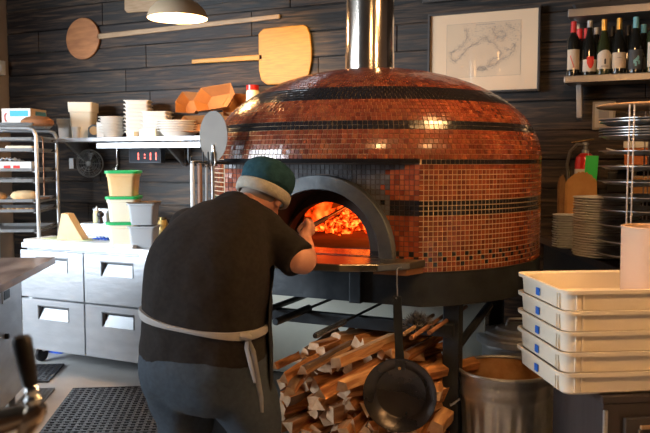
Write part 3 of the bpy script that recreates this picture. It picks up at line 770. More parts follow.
for k, y in enumerate(ys):
    zz = aZ(600, y, RZ).z-.006
    if k == 0: zz = max(zz, PZ+.012)
    sp = MB()
    for sx in (-1,1): sp.tube([(sx*(-xs),-.20,zz-PZ-.005),(sx*.06,-.10,zz-PZ-.005)], .003, 6)
    sp.tube([(.073,.255,zz-PZ-.005),(-.02,.08,zz-PZ-.005)], .003, 6); sp.tube([(.11*math.cos(2*PI*k_/24), -.01+.11*math.sin(2*PI*k_/24), zz-PZ-.005) for k_ in range(24)], .003, 6, closed=True)
    sp.obj('support_wire', chrome, pr)
    for j in range(1 if k < 8 else 4):
        q = pp0 if first else dup(pp0, (0,0,0)); first = False
        seat(q, (rc0.x, rc0.y, zz+.0005+j*.012), 0)
        q['label'] = f'{names[k]} grey round pizza pan in the chrome wire rack' if k < 8 else ('top pizza pan of the nested pans high in the wire rack' if j == 3 else 'grey round pizza pan nested in the small pile high in the wire rack')
        q['group'] = 'pizza pans in the wire rack' if k < 8 else 'nested pizza pans high in the rack'
zt = aZ(600,124,RZ).z-.006
sp = MB()
for sx in (-1,1): sp.tube([(sx*(-xs),-.20,zt-PZ-.005),(sx*.06,-.10,zt-PZ-.005)], .003, 6)
sp.tube([(.11*math.cos(2*PI*k_/24), -.01+.11*math.sin(2*PI*k_/24), zt-PZ-.005) for k_ in range(24)], .003, 6, closed=True)
sp.obj('support_wire', chrome, pr)
for j in range(2): 
    q = dup(pp0, (rc0.x, rc0.y, zt+.0005+j*.012)); q['label'] = ['lower of the two pizza pans just under the wooden disc','upper of the two pizza pans just under the wooden disc'][j]; q['group'] = 'two pans near the rack top'
zt = aZ(600,112,RZ).z
t = thing('pizza_board', 'round tan wooden board lying on top of the wire rack', 'board', (rc0.x, rc0.y, PZ+.737+.0))
MB().lathe([(.001,0),(.248,0),(.256,.006),(.248,.012),(.001,.012)], 56).obj('disc', tanw, t, smooth=True)

# small wall shelf behind rack with containers
A = aY(618, 166, 5.08)
t = thing('small_wall_shelf', 'narrow steel wall shelf behind the pizza pan rack', 'shelf', (A.x, 4.98, A.z))
MB().box((.30,0,0), (.60,.24,.015)).obj('board', galv, t, bevel=.002); MB().box((.1,.06,-.05), (.02,.10,.09)).obj('bracket', galv, t)
sz = A.z+.0085
def boxy(name, label, cat, px0, px1, py0, py1, Y, m, dp=.12, z0=None, lidm=None, lh=.02, dy=0):
    A = aY(px0, py1, Y); B = aY(px1, py0, Y); zb = z0 if z0 is not None else A.z; wd = B.x-A.x; hh = B.z-zb
    t = thing(name, label, cat, (A.x, Y, zb))
    MB().box((wd/2, dp/2, (hh-(lh if lidm else 0))/2), (wd, dp, hh-(lh if lidm else 0))).obj('body', m, t, bevel=.005)
    if lidm: MB().box((wd/2, dp/2, hh-lh/2), (wd+.012, dp+.012, lh)).obj('lid', lidm, t, bevel=.003)
    return t
boxy('food_tub', 'tub with orange contents and pale lid on the narrow shelf behind the rack', 'container', 624, 648, 141, 166, 4.92, M('orange_fill', (.50,.14,.03), .5), .10, sz, tubw, .04)
boxy('paper_holder', 'black metal paper holder hanging under the narrow wall shelf', 'holder', 607, 631, 172, 192, 5.0, blackp, .07)
A = aY(632, 200, 5.0)
t = thing('food_box', 'tan cardboard box on the lower shelf behind the pan rack', 'box', (A.x, 4.95, PZ+.30))
boxsh = thing('small_wall_shelf', 'lower narrow steel wall shelf behind the pizza pan rack', 'shelf', (A.x-.03, 4.98, PZ+.285))
MB().box((.30,0,0), (.60,.24,.015)).obj('board', galv, boxsh, bevel=.002)
t.location.z = PZ+.2935
MB().box((.12,0,.05), (.24,.14,.10)).obj('body', kraft, t, bevel=.003); MB().box((.12,0,.105), (.245,.145,.01)).obj('lid', tubtan, t, bevel=.002)

# ------------------------------------------------------------------ bottle shelves
SY = 4.82
A = aY(564, 76, SY); Bz = aY(564, 83, SY); x0s = A.x; zs1 = A.z; zs0 = Bz.z
t = thing('bottle_shelf', 'steel wall shelf carrying the row of wine bottles', 'shelf', (x0s, SY, zs0))
shelfd = M('shelf_steel', (.27,.25,.235), .42, .7)
MB().box((.85,.13,(zs1-zs0)/2), (1.7,.26,zs1-zs0)).obj('board', shelfd, t, bevel=.003)
for bx in (.07, 1.1):
    m = MB(); m.prism([(0,0),(.10,0),(.03,-.20),(0,-.21)], -.016, .016, T=Matrix.Translation((bx,.255,0)) @ Matrix.Rotation(PI/2,4,'Z') @ Matrix.Rotation(PI/2,4,'X') @ Matrix.Scale(-1,4,(1,0,0))); m.obj('bracket', M('bracket_steel', (.58,.52,.46), .45, .15), t, bevel=.003)
zt0 = aY(570,17,SY).z; zt1 = aY(570,9,SY).z; x1s = aY(568,12,SY).x
t = thing('bottle_shelf', 'upper steel wall shelf above the wine bottles', 'shelf', (x1s, SY, zt0))
MB().box((.85,.13,(zt1-zt0)/2), (1.7,.26,zt1-zt0)).obj('board', shelfd, t, bevel=.003)
MB().box((.03,.235,-.17), (.03,.03,.335)).obj('bracket', steel, t, bevel=.002)
t = thing('sheet_tray', 'dark tray lying on the upper steel shelf', 'tray', (x1s+.01, SY+.03, zt1+.001))
MB().loft([rrect(.6,.22,.02,0,cx=.32,cy=.09), rrect(.62,.23,.02,.025,cx=.32,cy=.09), rrect(.61,.22,.02,.025,cx=.32,cy=.09), rrect(.59,.21,.02,.004,cx=.32,cy=.09)]).obj('tray_shell', blackp, t)
def bottle(kind, gm, cm, capz, label_spec):
    t = thing('wine_bottle', '', 'wine bottle')
    if kind == 'bordeaux': pr = [(.001,0),(.034,0),(.0375,.004),(.0375,.19),(.035,.208),(.022,.228),(.0150,.24),(.0140,.29),(.0155,.291),(.0155,.297),(.0135,.30),(.001,.30)]
    else: pr = [(.001,0),(.038,0),(.0415,.004),(.0415,.13),(.039,.155),(.030,.19),(.0195,.222),(.0148,.245),(.0140,.29),(.0155,.291),(.0155,.297),(.0135,.30),(.001,.30)]
    MB().lathe(pr, 32).obj('glass', gm, t, smooth=True)
    MB().lathe([(.0172,capz),(.0163,.27),(.0165,.301),(.001,.3025)], 24).obj('capsule', cm, t, smooth=True)
    R = (.0375 if kind == 'bordeaux' else .0415)+.0008
    def patch(name, m, z0, z1, a0, a1, n=14, f=None, rr_=0):
        vs = []; fs = []
        for i in range(n+1):
            a = R_(a0+(a1-a0)*i/n); zt = z1+(f(i/n) if f else 0)
            for z in (z0, zt): vs.append(((R+rr_)*math.sin(a), -(R+rr_)*math.cos(a), z))
        for i in range(n): fs.append((2*i,2*i+2,2*i+3,2*i+1))
        o = MB().add(vs, fs).obj(name, m, t if name == 'label' else t.children[-1], smooth=True); return o
    label_spec(patch); return t
def l1(p): p('label', lab_b, .035, .145, -70, 70); q = p('red_stripe', lab_r, .038, .1, -36, 0, 8, None, .0006); me = q.data; n = len(me.vertices)
def l2(p): p('label', lab_w, .02, .085, -70, 70); p('red_shield', lab_r, .04, .10, -28, 28, 10, lambda u: -.012*abs(u-.5)*0, .0008)
def l3(p): p('label', lab_w, .03, .11, -70, 70, 14, lambda u: .022*math.sin(PI*u)); p('drop_mark', inkm, .055, .08, -7, 7, 6, lambda u: .006*math.sin(PI*u), .0006); p('text_line', inkg, .042, .046, -30, 30, 6, None, .0006)
def l4(p): p('label', lab_b, .03, .115, -70, 70); p('text_line', inkg, .085, .088, -25, 10, 6, None, .0006)
def l5(p):
    p('label', lab_d, .02, .125, -75, 75)
    for (a, z, s) in ((-18,.06,9),(0,.07,12),(17,.055,9),(-8,.045,8),(9,.08,8)): p('teal_print', lab_t, z-.009, z+.008, a-s, a+s, 6, lambda u: .004*math.sin(PI*u), .0006)
def l6(p): p('label', lab_w, .03, .16, -70, 70); p('text_line', inkg, .12, .125, -30, 30, 6, None, .0006)
def l0(p): p('label', lab_d, .03, .10, -60, 60)
BT = [('bordeaux', bottleg, capred, .24, l1, 573, SY+.055, 'wine bottle with red capsule and beige label with a red stripe'),
      ('burgundy', bottleg, capsil, .262, l2, 589, SY+.055, 'wine bottle with a red shield on its low white label'),
      ('burgundy', bottlegr, goldf, .24, l3, 603.5, SY+.055, 'wine bottle with gold capsule and arched white label with a dark drop'),
      ('burgundy', bottleg, goldf, .24, l4, 618.5, SY+.055, 'wine bottle with gold capsule and plain beige label'),
      ('burgundy', bottleg, capteal, .242, l5, 635, SY+.055, 'wine bottle with teal capsule and dark label with teal print'),
      ('bordeaux', bottlegr, goldf, .24, l6, 653, SY+.055, 'wine bottle with tall white label at the right edge')]
for (k, gm, cm, cz_, lf, px, Y, lab) in BT:
    b = bottle(k, gm, cm, cz_, lf); x = aY(px, 60, Y).x; seat(b, (x, Y, zs1+.001), R_(18)); b.scale = (1,1,1.10); b['label'] = lab; b['group'] = 'wine bottles in the front row'
    if px == 573:
        st = [c for c in b.children_recursive if c.name.startswith('red_stripe')]
        for s_ in st:
            for v in s_.data.vertices: 
                a = math.atan2(v.co.x, -v.co.y); u = (a+R_(36))/R_(36); top = v.co.z > .07
                v.co.z = (.038 if not top else .052)+(1-u)*.065
    if px == 589:
        for s_ in [c for c in b.children_recursive if c.name.startswith('red_shield')]:
            for v in s_.data.vertices:
                a = abs(math.atan2(v.co.x, -v.co.y))/R_(28)
                if v.co.z < .06: v.co.z = .035+.03*a*a
bk = [('bordeaux', bottleg, capred, .24, 579, 'left of the two red-capped bottles in the back row'), ('bordeaux', bottleg, capred, .24, 586, 'right of the two red-capped bottles in the back row'),
      ('burgundy', bottleg, capsil, .26, 596, 'dark bottle with silver capsule in the back row behind the shield bottle'), ('burgundy', bottleg, blackp, .24, 611, 'black-topped bottle in the back row between the two gold-capped ones'),
      ('burgundy', bottleg, blackp, .24, 627, 'black-topped bottle in the back row left of the teal-capped one'), ('bordeaux', bottleg, capteal, .25, 643, 'bottle with a dull teal top in the back row')]
for (k, gm, cm, cz_, px, lab) in bk:
    b = bottle(k, gm, cm, cz_, l0); Y = SY+.155; x = aY(px, 60, Y).x; seat(b, (x, Y, zs1+.001), R_(18)); b['label'] = lab; b['group'] = 'wine bottles in the back row'

# ------------------------------------------------------------------ map picture
PYW = 5.055
A = aY(427.5, 95, PYW); B = aY(541, 4, PYW); TLp = aY(427.5,16,PYW)
wd = B.x-A.x; hh = TLp.z-A.z+.01
t = thing('map_picture', 'framed old coastline map with a wide cream mount on the plank wall', 'picture', (A.x, 5.075, A.z))
fr = MB(); q = .014
fr.box((wd/2,-.015,q/2),(wd,.03,q)); fr.box((wd/2,-.015,hh-q/2),(wd,.03,q)); fr.box((q/2,-.015,hh/2),(q,.03,hh-2*q)); fr.box((wd-q/2,-.015,hh/2),(q,.03,hh-2*q))
fr.obj('frame', framem, t, bevel=.002)
mo = MB().box((wd/2,-.005,hh/2),(wd-2*q,.008,hh-2*q)).obj('mount', paperm, t)
def mp(px, py):  # place in picture
    p = aY(px, py, PYW); return Vector((p.x-A.x, 0, p.z-A.z))
m0 = mp(446, 80); m1 = mp(521, 20)
mx0, mx1, mz0, mz1 = m0.x, m1.x, mp(446,78).z, mp(446,25).z
mpp = MB().box(((mx0+mx1)/2,-.0095,(mz0+mz1)/2),(mx1-mx0,.001,mz1-mz0)).obj('map_sheet', mapm, mo)
def S(u, v): return Vector((mx0+(mx1-mx0)*u, -.0106, mz0+(mz1-mz0)*v))
coast = [[(.27,.93),(.28,.75),(.24,.62),(.17,.55),(.07,.48),(.06,.36),(.12,.30),(.20,.40),(.28,.52),(.35,.60),(.42,.62),(.48,.70),(.54,.72),(.58,.64),(.66,.58),(.71,.48),(.75,.42),(.70,.33),(.60,.28),(.58,.18),(.66,.20),(.74,.30),(.82,.33),(.90,.42),(.93,.54),(.88,.60)],
         [(.43,.13),(.50,.11),(.55,.14),(.52,.18),(.45,.17),(.43,.13)], [(.66,.93),(.64,.80),(.68,.72),(.75,.68),(.80,.74),(.76,.82),(.70,.80)], [(.80,.95),(.86,.88),(.94,.84)], [(.78,.50),(.86,.46),(.93,.54)]]
ms = MB(); rg = random.Random(9)
for c in coast:
    fine = []
    for (a, b) in zip(c, c[1:]):
        for k in range(6):
            u = a[0]+(b[0]-a[0])*k/6+rg.uniform(-.008,.008); v = a[1]+(b[1]-a[1])*k/6+rg.uniform(-.012,.012); fine.append((u, v))
    for (a, b) in zip(fine, fine[1:]):
        p0, p1 = S(*a), S(*b); dd = (p1-p0); 
        if dd.length < 1e-5: continue
        nn = Vector((-dd.z,0,dd.x)).normalized()*.0012
        ms.add([p0-nn, p1-nn, p1+nn, p0+nn], [(0,1,2,3)])
        for _ in range(5):
            sft = Vector((rg.uniform(-.016,.016),0,rg.uniform(-.016,.016))); ms.add([p0-nn*.4+sft, p1-nn*.4+sft, p1+nn*.4+sft, p0+nn*.4+sft], [(0,1,2,3)])
for _ in range(420):
    u = rg.random(); v = .60+.33*rg.random()
    if u < .27 or (u > .5 and v < .62): continue
    p0 = S(u, v); l = rg.uniform(.004,.014); ms.add([p0, p0+Vector((l,0,0)), p0+Vector((l,0,.0012)), p0+Vector((0,0,.0012))], [(0,1,2,3)])
for (a, b) in (((0,0),(1,0)),((1,0),(1,1)),((1,1),(0,1)),((0,1),(0,0))):
    p0, p1 = S(*a), S(*b); nn = Vector(((p1-p0).z,0,-(p1-p0).x)).normalized()*.0008; ms.add([p0-nn,p1-nn,p1+nn,p0+nn],[(0,1,2,3)])
for k in range(13):
    p0 = S(.40+.02*k, .955); ms.add([p0, p0+Vector((.005,0,0)), p0+Vector((.005,0,.006)), p0+Vector((0,0,.006))], [(0,1,2,3)])
ms.obj('map_drawing', inkg, mpp)
A = aY(422, 3, PYW)
t = thing('picture_frame', 'second dark picture frame whose lower edge shows above the oven flue and map', 'picture', (A.x, 5.075, A.z))
MB().box((.28,-.01,.20),(.56,.02,.40)).obj('frame', framem, t, bevel=.003); MB().box((.28,-.0215,.20),(.52,.003,.36)).obj('mount', paperm, t)

# ------------------------------------------------------------------ peels on the wall
def wall_peel(name, label, blade_pts, hpts, m, mh, th=.02, Y=5.104):
    zs = [p[1] for p in blade_pts]; xs_ = [p[0] for p in blade_pts]; cx_, cz_ = sum(xs_)/len(xs_), sum(zs)/len(zs)
    t = thing(name, label, 'pizza peel', (cx_, Y, cz_))
    T = Matrix.Rotation(PI/2,4,'X')
    MB().prism([(x-cx_, z-cz_) for x, z in blade_pts], 0, th, T=T).obj('blade', m, t, bevel=.006)
    if hpts:
        a, b, w0, w1 = hpts; a = Vector((a[0]-cx_,0,a[1]-cz_)); b = Vector((b[0]-cx_,0,b[1]-cz_)); d = (b-a).normalized(); nn = Vector((-d.z,0,d.x))
        MB().loft([[a-nn*w0+Vector((0,-th,0)), a+nn*w0+Vector((0,-th,0)), a+nn*w0, a-nn*w0], [b-nn*w1+Vector((0,-th,0)), b+nn*w1+Vector((0,-th,0)), b+nn*w1, b-nn*w1]]).obj('handle', mh, t, bevel=.005)
    return t
c0 = aY(79.5, 38, 5.05)
bp = [(c0.x+.185*math.cos(2*PI*k/36), c0.z+.178*math.sin(2*PI*k/36)) for k in range(36)]
h0 = aY(94,36,5.05); h1 = aY(277,15.5,5.05)
wall_peel('round_peel', 'round reddish-brown wooden pizza peel with a long handle on the left wall planks', bp, ((h0.x,h0.z),(h1.x,h1.z),.022,.017), peeld, tanw)
def W(px, py): p = aY(px-2, py, 5.05); return (p.x, p.z)
bp = [W(258,33),W(263,28),W(285,25.5),(W(303,24)),(W(306.5,26)),(W(310,34)),(W(311.5,48)),(W(311.5,60)),(W(309,73)),(W(304,82)),W(285,83.5),W(267,84.5),W(261,80),W(258.5,70)]
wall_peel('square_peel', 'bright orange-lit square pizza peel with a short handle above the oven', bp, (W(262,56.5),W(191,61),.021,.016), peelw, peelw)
bp = [W(123.5,-20),W(123.5,9),W(126,12),W(150,10.5),W(176,8.5),W(179.5,5),W(179.5,-22)]
wall_peel('board_peel', 'wooden pizza peel blade at the top edge beside the hanging lamp', bp, (W(150,-20),W(150,-90),.02,.02), tanw, tanw)

# ------------------------------------------------------------------ pendant lamps
def pendant(loc, label, power, r=.20):
    t = thing('pendant_lamp', label, 'lamp', loc)
    pr = [(r,0),(r*.985,.022),(r*.90,.058),(r*.72,.095),(r*.50,.120),(r*.34,.135),(r*.30,.19),(.03,.20),(.001,.235)]
    pi = [(.001,.125),(r*.33,.122),(r*.68,.090),(r*.875,.052),(r*.965,.02),(r*.985,.0)]
    MB().lathe([(a,b) for a,b in pr], 48).obj('shade', shadem, t, smooth=True) if False else None
    m = MB(); vs = []
    full = pi+[(r,0)]+pr[1:]
    m.lathe(full, 48, mis=[1]*(len(pi)-1)+[0]*(len(full)-len(pi))); m.obj('shade', [shadem, shadein], t, smooth=True, autos=50)
    MB().lathe([(.001,.035),(.02,.038),(.032,.05),(.035,.062),(.028,.08),(.018,.10),(.016,.124)], 24).obj('bulb', bulbm, t, smooth=True)
    MB().tube([(0,0,.23),(0,0,CEIL-loc[2]-.02)], .004, 6).obj('cord', blackp, t)
    MB().lathe([(.001,CEIL-loc[2]-.025),(.05,CEIL-loc[2]-.025),(.05,CEIL-loc[2]-.001)], 24).obj('ceiling_rose', shadem, t)
    ld = bpy.data.lights.new('lamp_light', 'POINT'); ld.energy = power; ld.color = (1,.56,.24); ld.shadow_soft_size = .09
    lo = bpy.data.objects.new('lamp_light', ld); C.objects.link(lo); lo.location = (loc[0], loc[1], loc[2]+.02)
    return t
lp = aZ(177.5, 18.5, 5.1)
pendant(tuple(lp), 'grey-brown enamel pendant lamp glowing above the left shelf', 30)
for (x, y, z, pw, lab) in ((-.30,3.0,2.55,26,'pendant lamp hanging between the oven and the plate counter'),(.75,2.0,2.45,26,'pendant lamp hanging over the far side of the dough trays'),(-.15,1.1,2.6,32,'pendant lamp hanging in the aisle nearest the viewer')):
    pendant((x,y,z), lab, pw)

# spot over the oven
def spot(loc, target, power, size, label, col=(1,.60,.18), blend=.6):
    t = thing('ceiling_spot', label, 'lamp', (loc[0],loc[1],CEIL-.001))
    d = (Vector(target)-Vector(loc)).normalized()
    q = d.to_track_quat('-Z','Y').to_matrix().to_4x4()
    MB().lathe([(.045,-.06),(.045,.08),(.02,.10),(.001,.10)], 24, T=Matrix.Translation(Vector(loc)-t.location) @ q).obj('housing', blackp, t, smooth=True)
    MB().tube([Vector(loc)-t.location+Vector((0,0,.05)), (0,0,0)], .01, 8).obj('stem', blackp, t)
    ld = bpy.data.lights.new('spot_light', 'SPOT'); ld.energy = power; ld.color = col; ld.spot_size = R_(size); ld.spot_blend = blend; ld.shadow_soft_size = .04
    lo = bpy.data.objects.new('spot_light', ld); C.objects.link(lo); lo.location = Vector(loc)+d*.075; lo.rotation_euler = d.to_track_quat('-Z','Y').to_euler()
spot((-2.35,4.35,2.95), (-2.72,5.05,2.15), 34, 60, 'black ceiling spot aimed at the square peel')

# ------------------------------------------------------------------ fridge with four drawers
FY = 4.036; FX0 = -4.314; FW = 1.86
fr = thing('undercounter_fridge', 'stainless undercounter fridge with drawers and a white cutting board on top', 'fridge', (FX0, FY, 0))
FD = .80
MB().box((FW/2,FD/2+.02,.49), (FW-.01,FD-.04,.74)).obj('body', steelfr, fr, bevel=.004)
MB().box((FW/2,FD/2-.005,.88), (FW,FD+.01,.04)).obj('worktop', steelfr, fr, bevel=.006)
def drawer(x0, x1, z0, z1, par=fr):
    w_, h_ = x1-x0, z1-z0
    o = thing('x','x','x'); bpy.data.objects.remove(o)
    # front plate with a recessed trapezoid pull
    hx0, hx1, hz0, hz1 = x0+w_*.27, x0+w_*.76, z1-.105-.02, z1-.045
    if x1-x0 < .2: return
    m = MB()
    xs_ = [x0,hx0,hx1,x1]; zs_ = [z0,hz0-.02,hz1,z1]
    for i in range(3):
        for j in range(3):
            if i == 1 and j == 1: continue
            m.box(((xs_[i]+xs_[i+1])/2, -.014, (zs_[j]+zs_[j+1])/2), (xs_[i+1]-xs_[i], .028, zs_[j+1]-zs_[j]))
    d = m.obj('drawer', steelfr, par)
    h = MB(); a, b, c, e = hx0, hx1, hz0-.02, hz1
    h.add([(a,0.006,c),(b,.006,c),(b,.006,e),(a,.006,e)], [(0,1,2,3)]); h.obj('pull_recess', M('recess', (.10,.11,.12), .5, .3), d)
    h = MB(); h.add([(a+.002,-.026,c),(b-.002,-.026,c),(b-.03,.004,e-.022),(a+.03,.004,e-.022)], [(0,1,2,3)]); h.add([(a+.002,-.026,c-.0),(b-.002,-.026,c),(b-.002,.004,c),(a+.002,.004,c)],[(0,1,2,3)]); h.obj('handle', M('pull_lip', (.34,.36,.38), .4, .3), d)
    f = MB(); q = .009
    f.box(((a+b)/2,-.029,e),(b-a+q,.004,q)); f.box((a,-.029,(c+e)/2),(q*.7,.004,e-c)); f.box((b,-.029,(c+e)/2),(q*.7,.004,e-c)); f.obj('pull_frame', M('pull_frame', (.18,.19,.2), .4, .4), d)
c1, c2, c3, c4 = .012, .598, .612, 1.17
for (xa, xb) in ((c1,c2),(c3,c4),(c4+.012,FW-.012)):
    for (za, zb) in ((.508,.848),(.125,.494)):
        drawer(xa, xb, za, zb)
MB().box((1.145,-.03,.865),(.09,.004,.028)).obj('name_plate', alu, fr)
for (x, y) in ((.08,.10),(FW-.08,.10),(.08,FD-.1),(FW-.08,FD-.1)):
    ct = MB().box((x,y,.10),(.07,.06,.04)).obj('caster', galv, fr, bevel=.004)
    MB().lathe([(.001,-.016),(.05,-.016),(.055,-.01),(.055,.01),(.05,.016),(.001,.016)], 24, T=Matrix.Translation((x+.0,y-.02,.056)) @ Matrix.Rotation(PI/2,4,'Y')).obj('wheel', blackp, ct, smooth=True)
WT = .901
def onf(px, py): return az(px, py, WT)
# cutting board
A = onf(21,240.5); 
t = thing('cutting_board', 'long white cutting board along the front of the fridge top', 'cutting board', (FX0+.01, FY+.0, WT))
MB().box((.50,.14,.011), (1.0,.27,.022)).obj('slab', boardm, t, bevel=.004)
MB().box((.32,.16,.0235), (.44,.17,.003)).obj('green_mat', greenmat, t)
# wedge
A = onf(63,238); A = az(63, 239, WT+.026)
t = thing('cheese_wedge', 'tall tan wedge of cheese standing on the cutting board mat', 'cheese', (FX0+.37, FY+.12, WT+.0255), R_(20)); t.scale = (.78,.9,.93)
MB().prism([(-.12,0),(.13,0),(-.01,.20),(-.07,.205)], -.06, .06, T=Matrix.Rotation(PI/2,4,'X')).obj('cut_face', ploughc, t, bevel=.004)
# blue cloth
A = onf(101,243.5)
cl = MB(); nx, ny = 16, 8; vs = []; rc_ = random.Random(2)
for j in range(ny+1):
    for i in range(nx+1): vs.append((-.07+.14*i/nx, -.035+.07*j/ny, .006+.022*abs(math.sin(i*.9+j*.7))*(1-abs(i/nx-.5))*(1-abs(j/ny-.5))))
fs = [(j*(nx+1)+i, j*(nx+1)+i+1, (j+1)*(nx+1)+i+1, (j+1)*(nx+1)+i) for j in range(ny) for i in range(nx)]
o = cl.add(vs, fs).obj('blue_cloth', bluec, smooth=True); o.location = (A.x, A.y+.02, WT+.024); tag(o, 'crumpled bright blue cloth beside the stacked tubs', 'cloth'); o.modifiers.new('s','SOLIDIFY').thickness = .004
if A.x > FX0+1.0: o.location.z = WT+.002
# green lidded tubs
def green_tub(content):
    t = thing('food_tub', '', 'food container')
    s = .205; h = .166
    MB().loft([rrect(s*.84,s*.84,.03,0), rrect(s*.95,s*.95,.03,h*.78), rrect(s,s,.03,h*.80), rrect(s*1.02,s*1.02,.03,h)]).obj('tub', content, t, smooth=True)
    MB().loft([rrect(s*1.10,s*1.10,.035,h-.012), rrect(s*1.10,s*1.10,.035,h+.006), rrect(s*.94,s*.94,.03,h+.008), rrect(s*.94,s*.94,.03,h+.002)]).obj('lid', greenp, t, smooth=True)
    return t
A = onf(115.5, 247.5)+Vector((0,.10,0)); st_ = .176
for k in range(3):
    b = green_tub(tubcream if k < 2 else caramel)
    seat(b, (A.x, A.y, WT+.001+st_*k), R_(28)); b['label'] = ['lowest cream food tub of the green-lidded stack','middle cream food tub of the green-lidded stack','top food tub with caramel contents and a green lid'][k]; b['group'] = 'green-lidded food tubs'
# grey pans
A = onf(138, 247.5)+Vector((0,.09,0))
for k in range(2):
    t = thing('metal_food_pan', ['lower grey metal food pan beside the green-lidded tubs','upper grey metal food pan with a tray of trimmings on it'][k], 'food pan', (A.x+.01, A.y-.03, WT+.001+.155*k), R_(24), 'stacked grey food pans')
    s = .185; MB().loft([rrect(s*.84,s*.80,.02,0), rrect(s*.97,s*.94,.02,.135), rrect(s*1.08,s*1.05,.02,.137), rrect(s*1.08,s*1.05,.02,.147), rrect(s*.94,s*.92,.02,.147), rrect(s*.92,s*.9,.02,.12)]).obj('pan_shell', greytub, t, smooth=True)
t = thing('small_tray', 'thin brown tray lying on the upper grey food pan', 'tray', (A.x+.01, A.y-.03, WT+.303), R_(24))
MB().loft([rrect(.18,.16,.015,0), rrect(.21,.19,.015,.010), rrect(.20,.18,.015,.010), rrect(.175,.155,.015,.003)]).obj('tray_shell', M('brown_tray', (.2,.14,.09), .5), t)
# steel rail box and bottles behind
A = onf(78, 229); B = onf(122, 229)
t = thing('steel_insert', 'low stainless box standing along the back of the fridge top', 'food pan', (aY(80,225,FY+.55).x, FY+.55, WT))
bw = aY(123,225,FY+.55).x-aY(80,225,FY+.55).x
MB().box((bw/2,.09,.05), (bw,.18,.10)).obj('body', steelfr, t, bevel=.006); MB().box((bw/2,.16,.15), (bw,.02,.12)).obj('back_lip', steel, t, bevel=.004)
hb_ = aY(97,221,FY+.62)
t = thing('squeeze_bottle', 'pale squeeze bottle standing on the stainless box', 'bottle', (hb_.x, FY+.62, WT+.101))
MB().lathe([(.001,0),(.028,0),(.03,.01),(.03,.07),(.02,.09),(.012,.095)], 24).obj('bottle_body', M('pale_liquid', (.70,.68,.40), .4), t, smooth=True)
MB().lathe([(.012,.093),(.012,.105),(.004,.13),(.001,.131)], 16).obj('nozzle', white, t, smooth=True)
t = thing('pepper_mill', 'small dark round-topped grinder beside the pale squeeze bottle', 'grinder', (hb_.x+.055, FY+.60, WT+.101))
MB().lathe([(.001,0),(.022,0),(.024,.01),(.016,.03),(.02,.04),(.001,.042)], 20).obj('grinder_base', blackp, t, smooth=True)
MB().lathe([(.001,.04),(.018,.044),(.028,.06),(.026,.08),(.014,.094),(.001,.097)], 20).obj('grinder_head', blackp, t, smooth=True)
A = onf(158, 241)
t = thing('gold_jar', 'gold patterned jar standing beside the grey pans behind the cook', 'jar', (A.x, A.y+.06, WT))
MB().lathe([(.001,0),(.03,0),(.04,.02),(.045,.07),(.042,.12),(.03,.15),(.025,.16)], 28).obj('jar_body', jarm, t, smooth=True)
MB().lathe([(.028,.155),(.028,.175),(.001,.178)], 24).obj('lid', brass, t, smooth=True)
# blue rag under fridge
A = az(60, 352, .0); o = MB().loft([rrect(.22,.12,.04,0), rrect(.2,.1,.04,.05), rrect(.1,.05,.02,.07)]).obj('blue_rag', bluec, smooth=True); o.location = (A.x-.05, FY+.35, .0); tag(o, 'blue rag lying on the floor under the fridge', 'rag')

# ------------------------------------------------------------------ sheet pan rack
RZ0 = 5.75
ra_ = aZ(38, 200, RZ0); 
rk = thing('bakery_rack', 'aluminium bakery rack of sheet trays at the left of the fridge', 'rack', (ra_.x, ra_.y, 0), ISL)
RW, RD = .50, .62; zt_ = aZ(38,128,RZ0).z
fm = MB()
for y in (0, RD):
    fm.tube([(0,y,.10),(0,y,zt_-.06),(-.02,y,zt_-.015),(-.06,y,zt_),(-RW+.06,y,zt_),(-RW+.02,y,zt_-.015),(-RW,y,zt_-.06),(-RW,y,.10)], .016, 10)
for x in (0,-RW): fm.tube([(x,0,.12),(x,RD,.12)], .013, 8); fm.tube([(x,0,zt_-.07),(x,RD,zt_-.07)], .010, 8)
fm.obj('frame', alu, rk, smooth=True)
for x in (0,-RW):
    for y in (0, RD):
        MB().lathe([(.001,-.014),(.045,-.014),(.05,0),(.045,.014),(.001,.014)], 20, T=Matrix.Translation((x,y,.05)) @ Matrix.Rotation(PI/2,4,'Y')).obj('caster', blackp, rk, smooth=True)
tiers = [232, 212, 202, 182, 171, 151, 140]
tz = [aZ(20, y, RZ0).z for y in tiers]
ru = MB()
zz_ = tz[0]-.23
allz = []
zk = tz[0]-.5
while zk < zt_-.1: allz.append(zk); zk += .0765
for zk in sorted(set(tz)|set()):
    for x in (-.018,-RW+.018): MB().box((x, RD/2, zk-.006), (.03, RD, .006)).obj('runner', alu, rk)
def sheet_tray():
    t = thing('sheet_tray', '', 'tray'); w_, d_ = RW-.05, RD-.03
    MB().loft([rrect(w_-.03,d_-.03,.02,0), rrect(w_,d_,.02,.022), rrect(w_+.008,d_+.008,.02,.024), rrect(w_-.008,d_-.008,.02,.024), rrect(w_-.036,d_-.036,.02,.003)]).obj('tray_shell', alu, t); return t
tw = ['lowest sheet tray in view on the bakery rack, empty', 'sheet tray carrying a row of small baked pieces', 'sheet tray carrying the two bread loaves', 'sheet tray with crumpled foil on it', 'sheet tray with the white and red box on it', 'sheet tray with the pale block on it', 'uppermost empty sheet tray inside the bakery rack']
s0 = sheet_tray()
def rl_(x, y, z): return Vector((ra_.x, ra_.y, 0)) + e2*x + e1*y + Vector((0,0,z))
for k, zk in enumerate(tz):
    q = s0 if k == 0 else dup(s0, (0,0,0)); seat(q, rl_(-RW/2, RD/2-.005, zk-.0025), ISL); q['label'] = tw[k]; q['group'] = 'sheet trays in the bakery rack'
q = dup(s0, rl_(-RW/2, RD/2, zt_+.0165), ISL, 'sheet tray lying on top of the bakery rack under the cardboard box', 'sheet trays in the bakery rack')
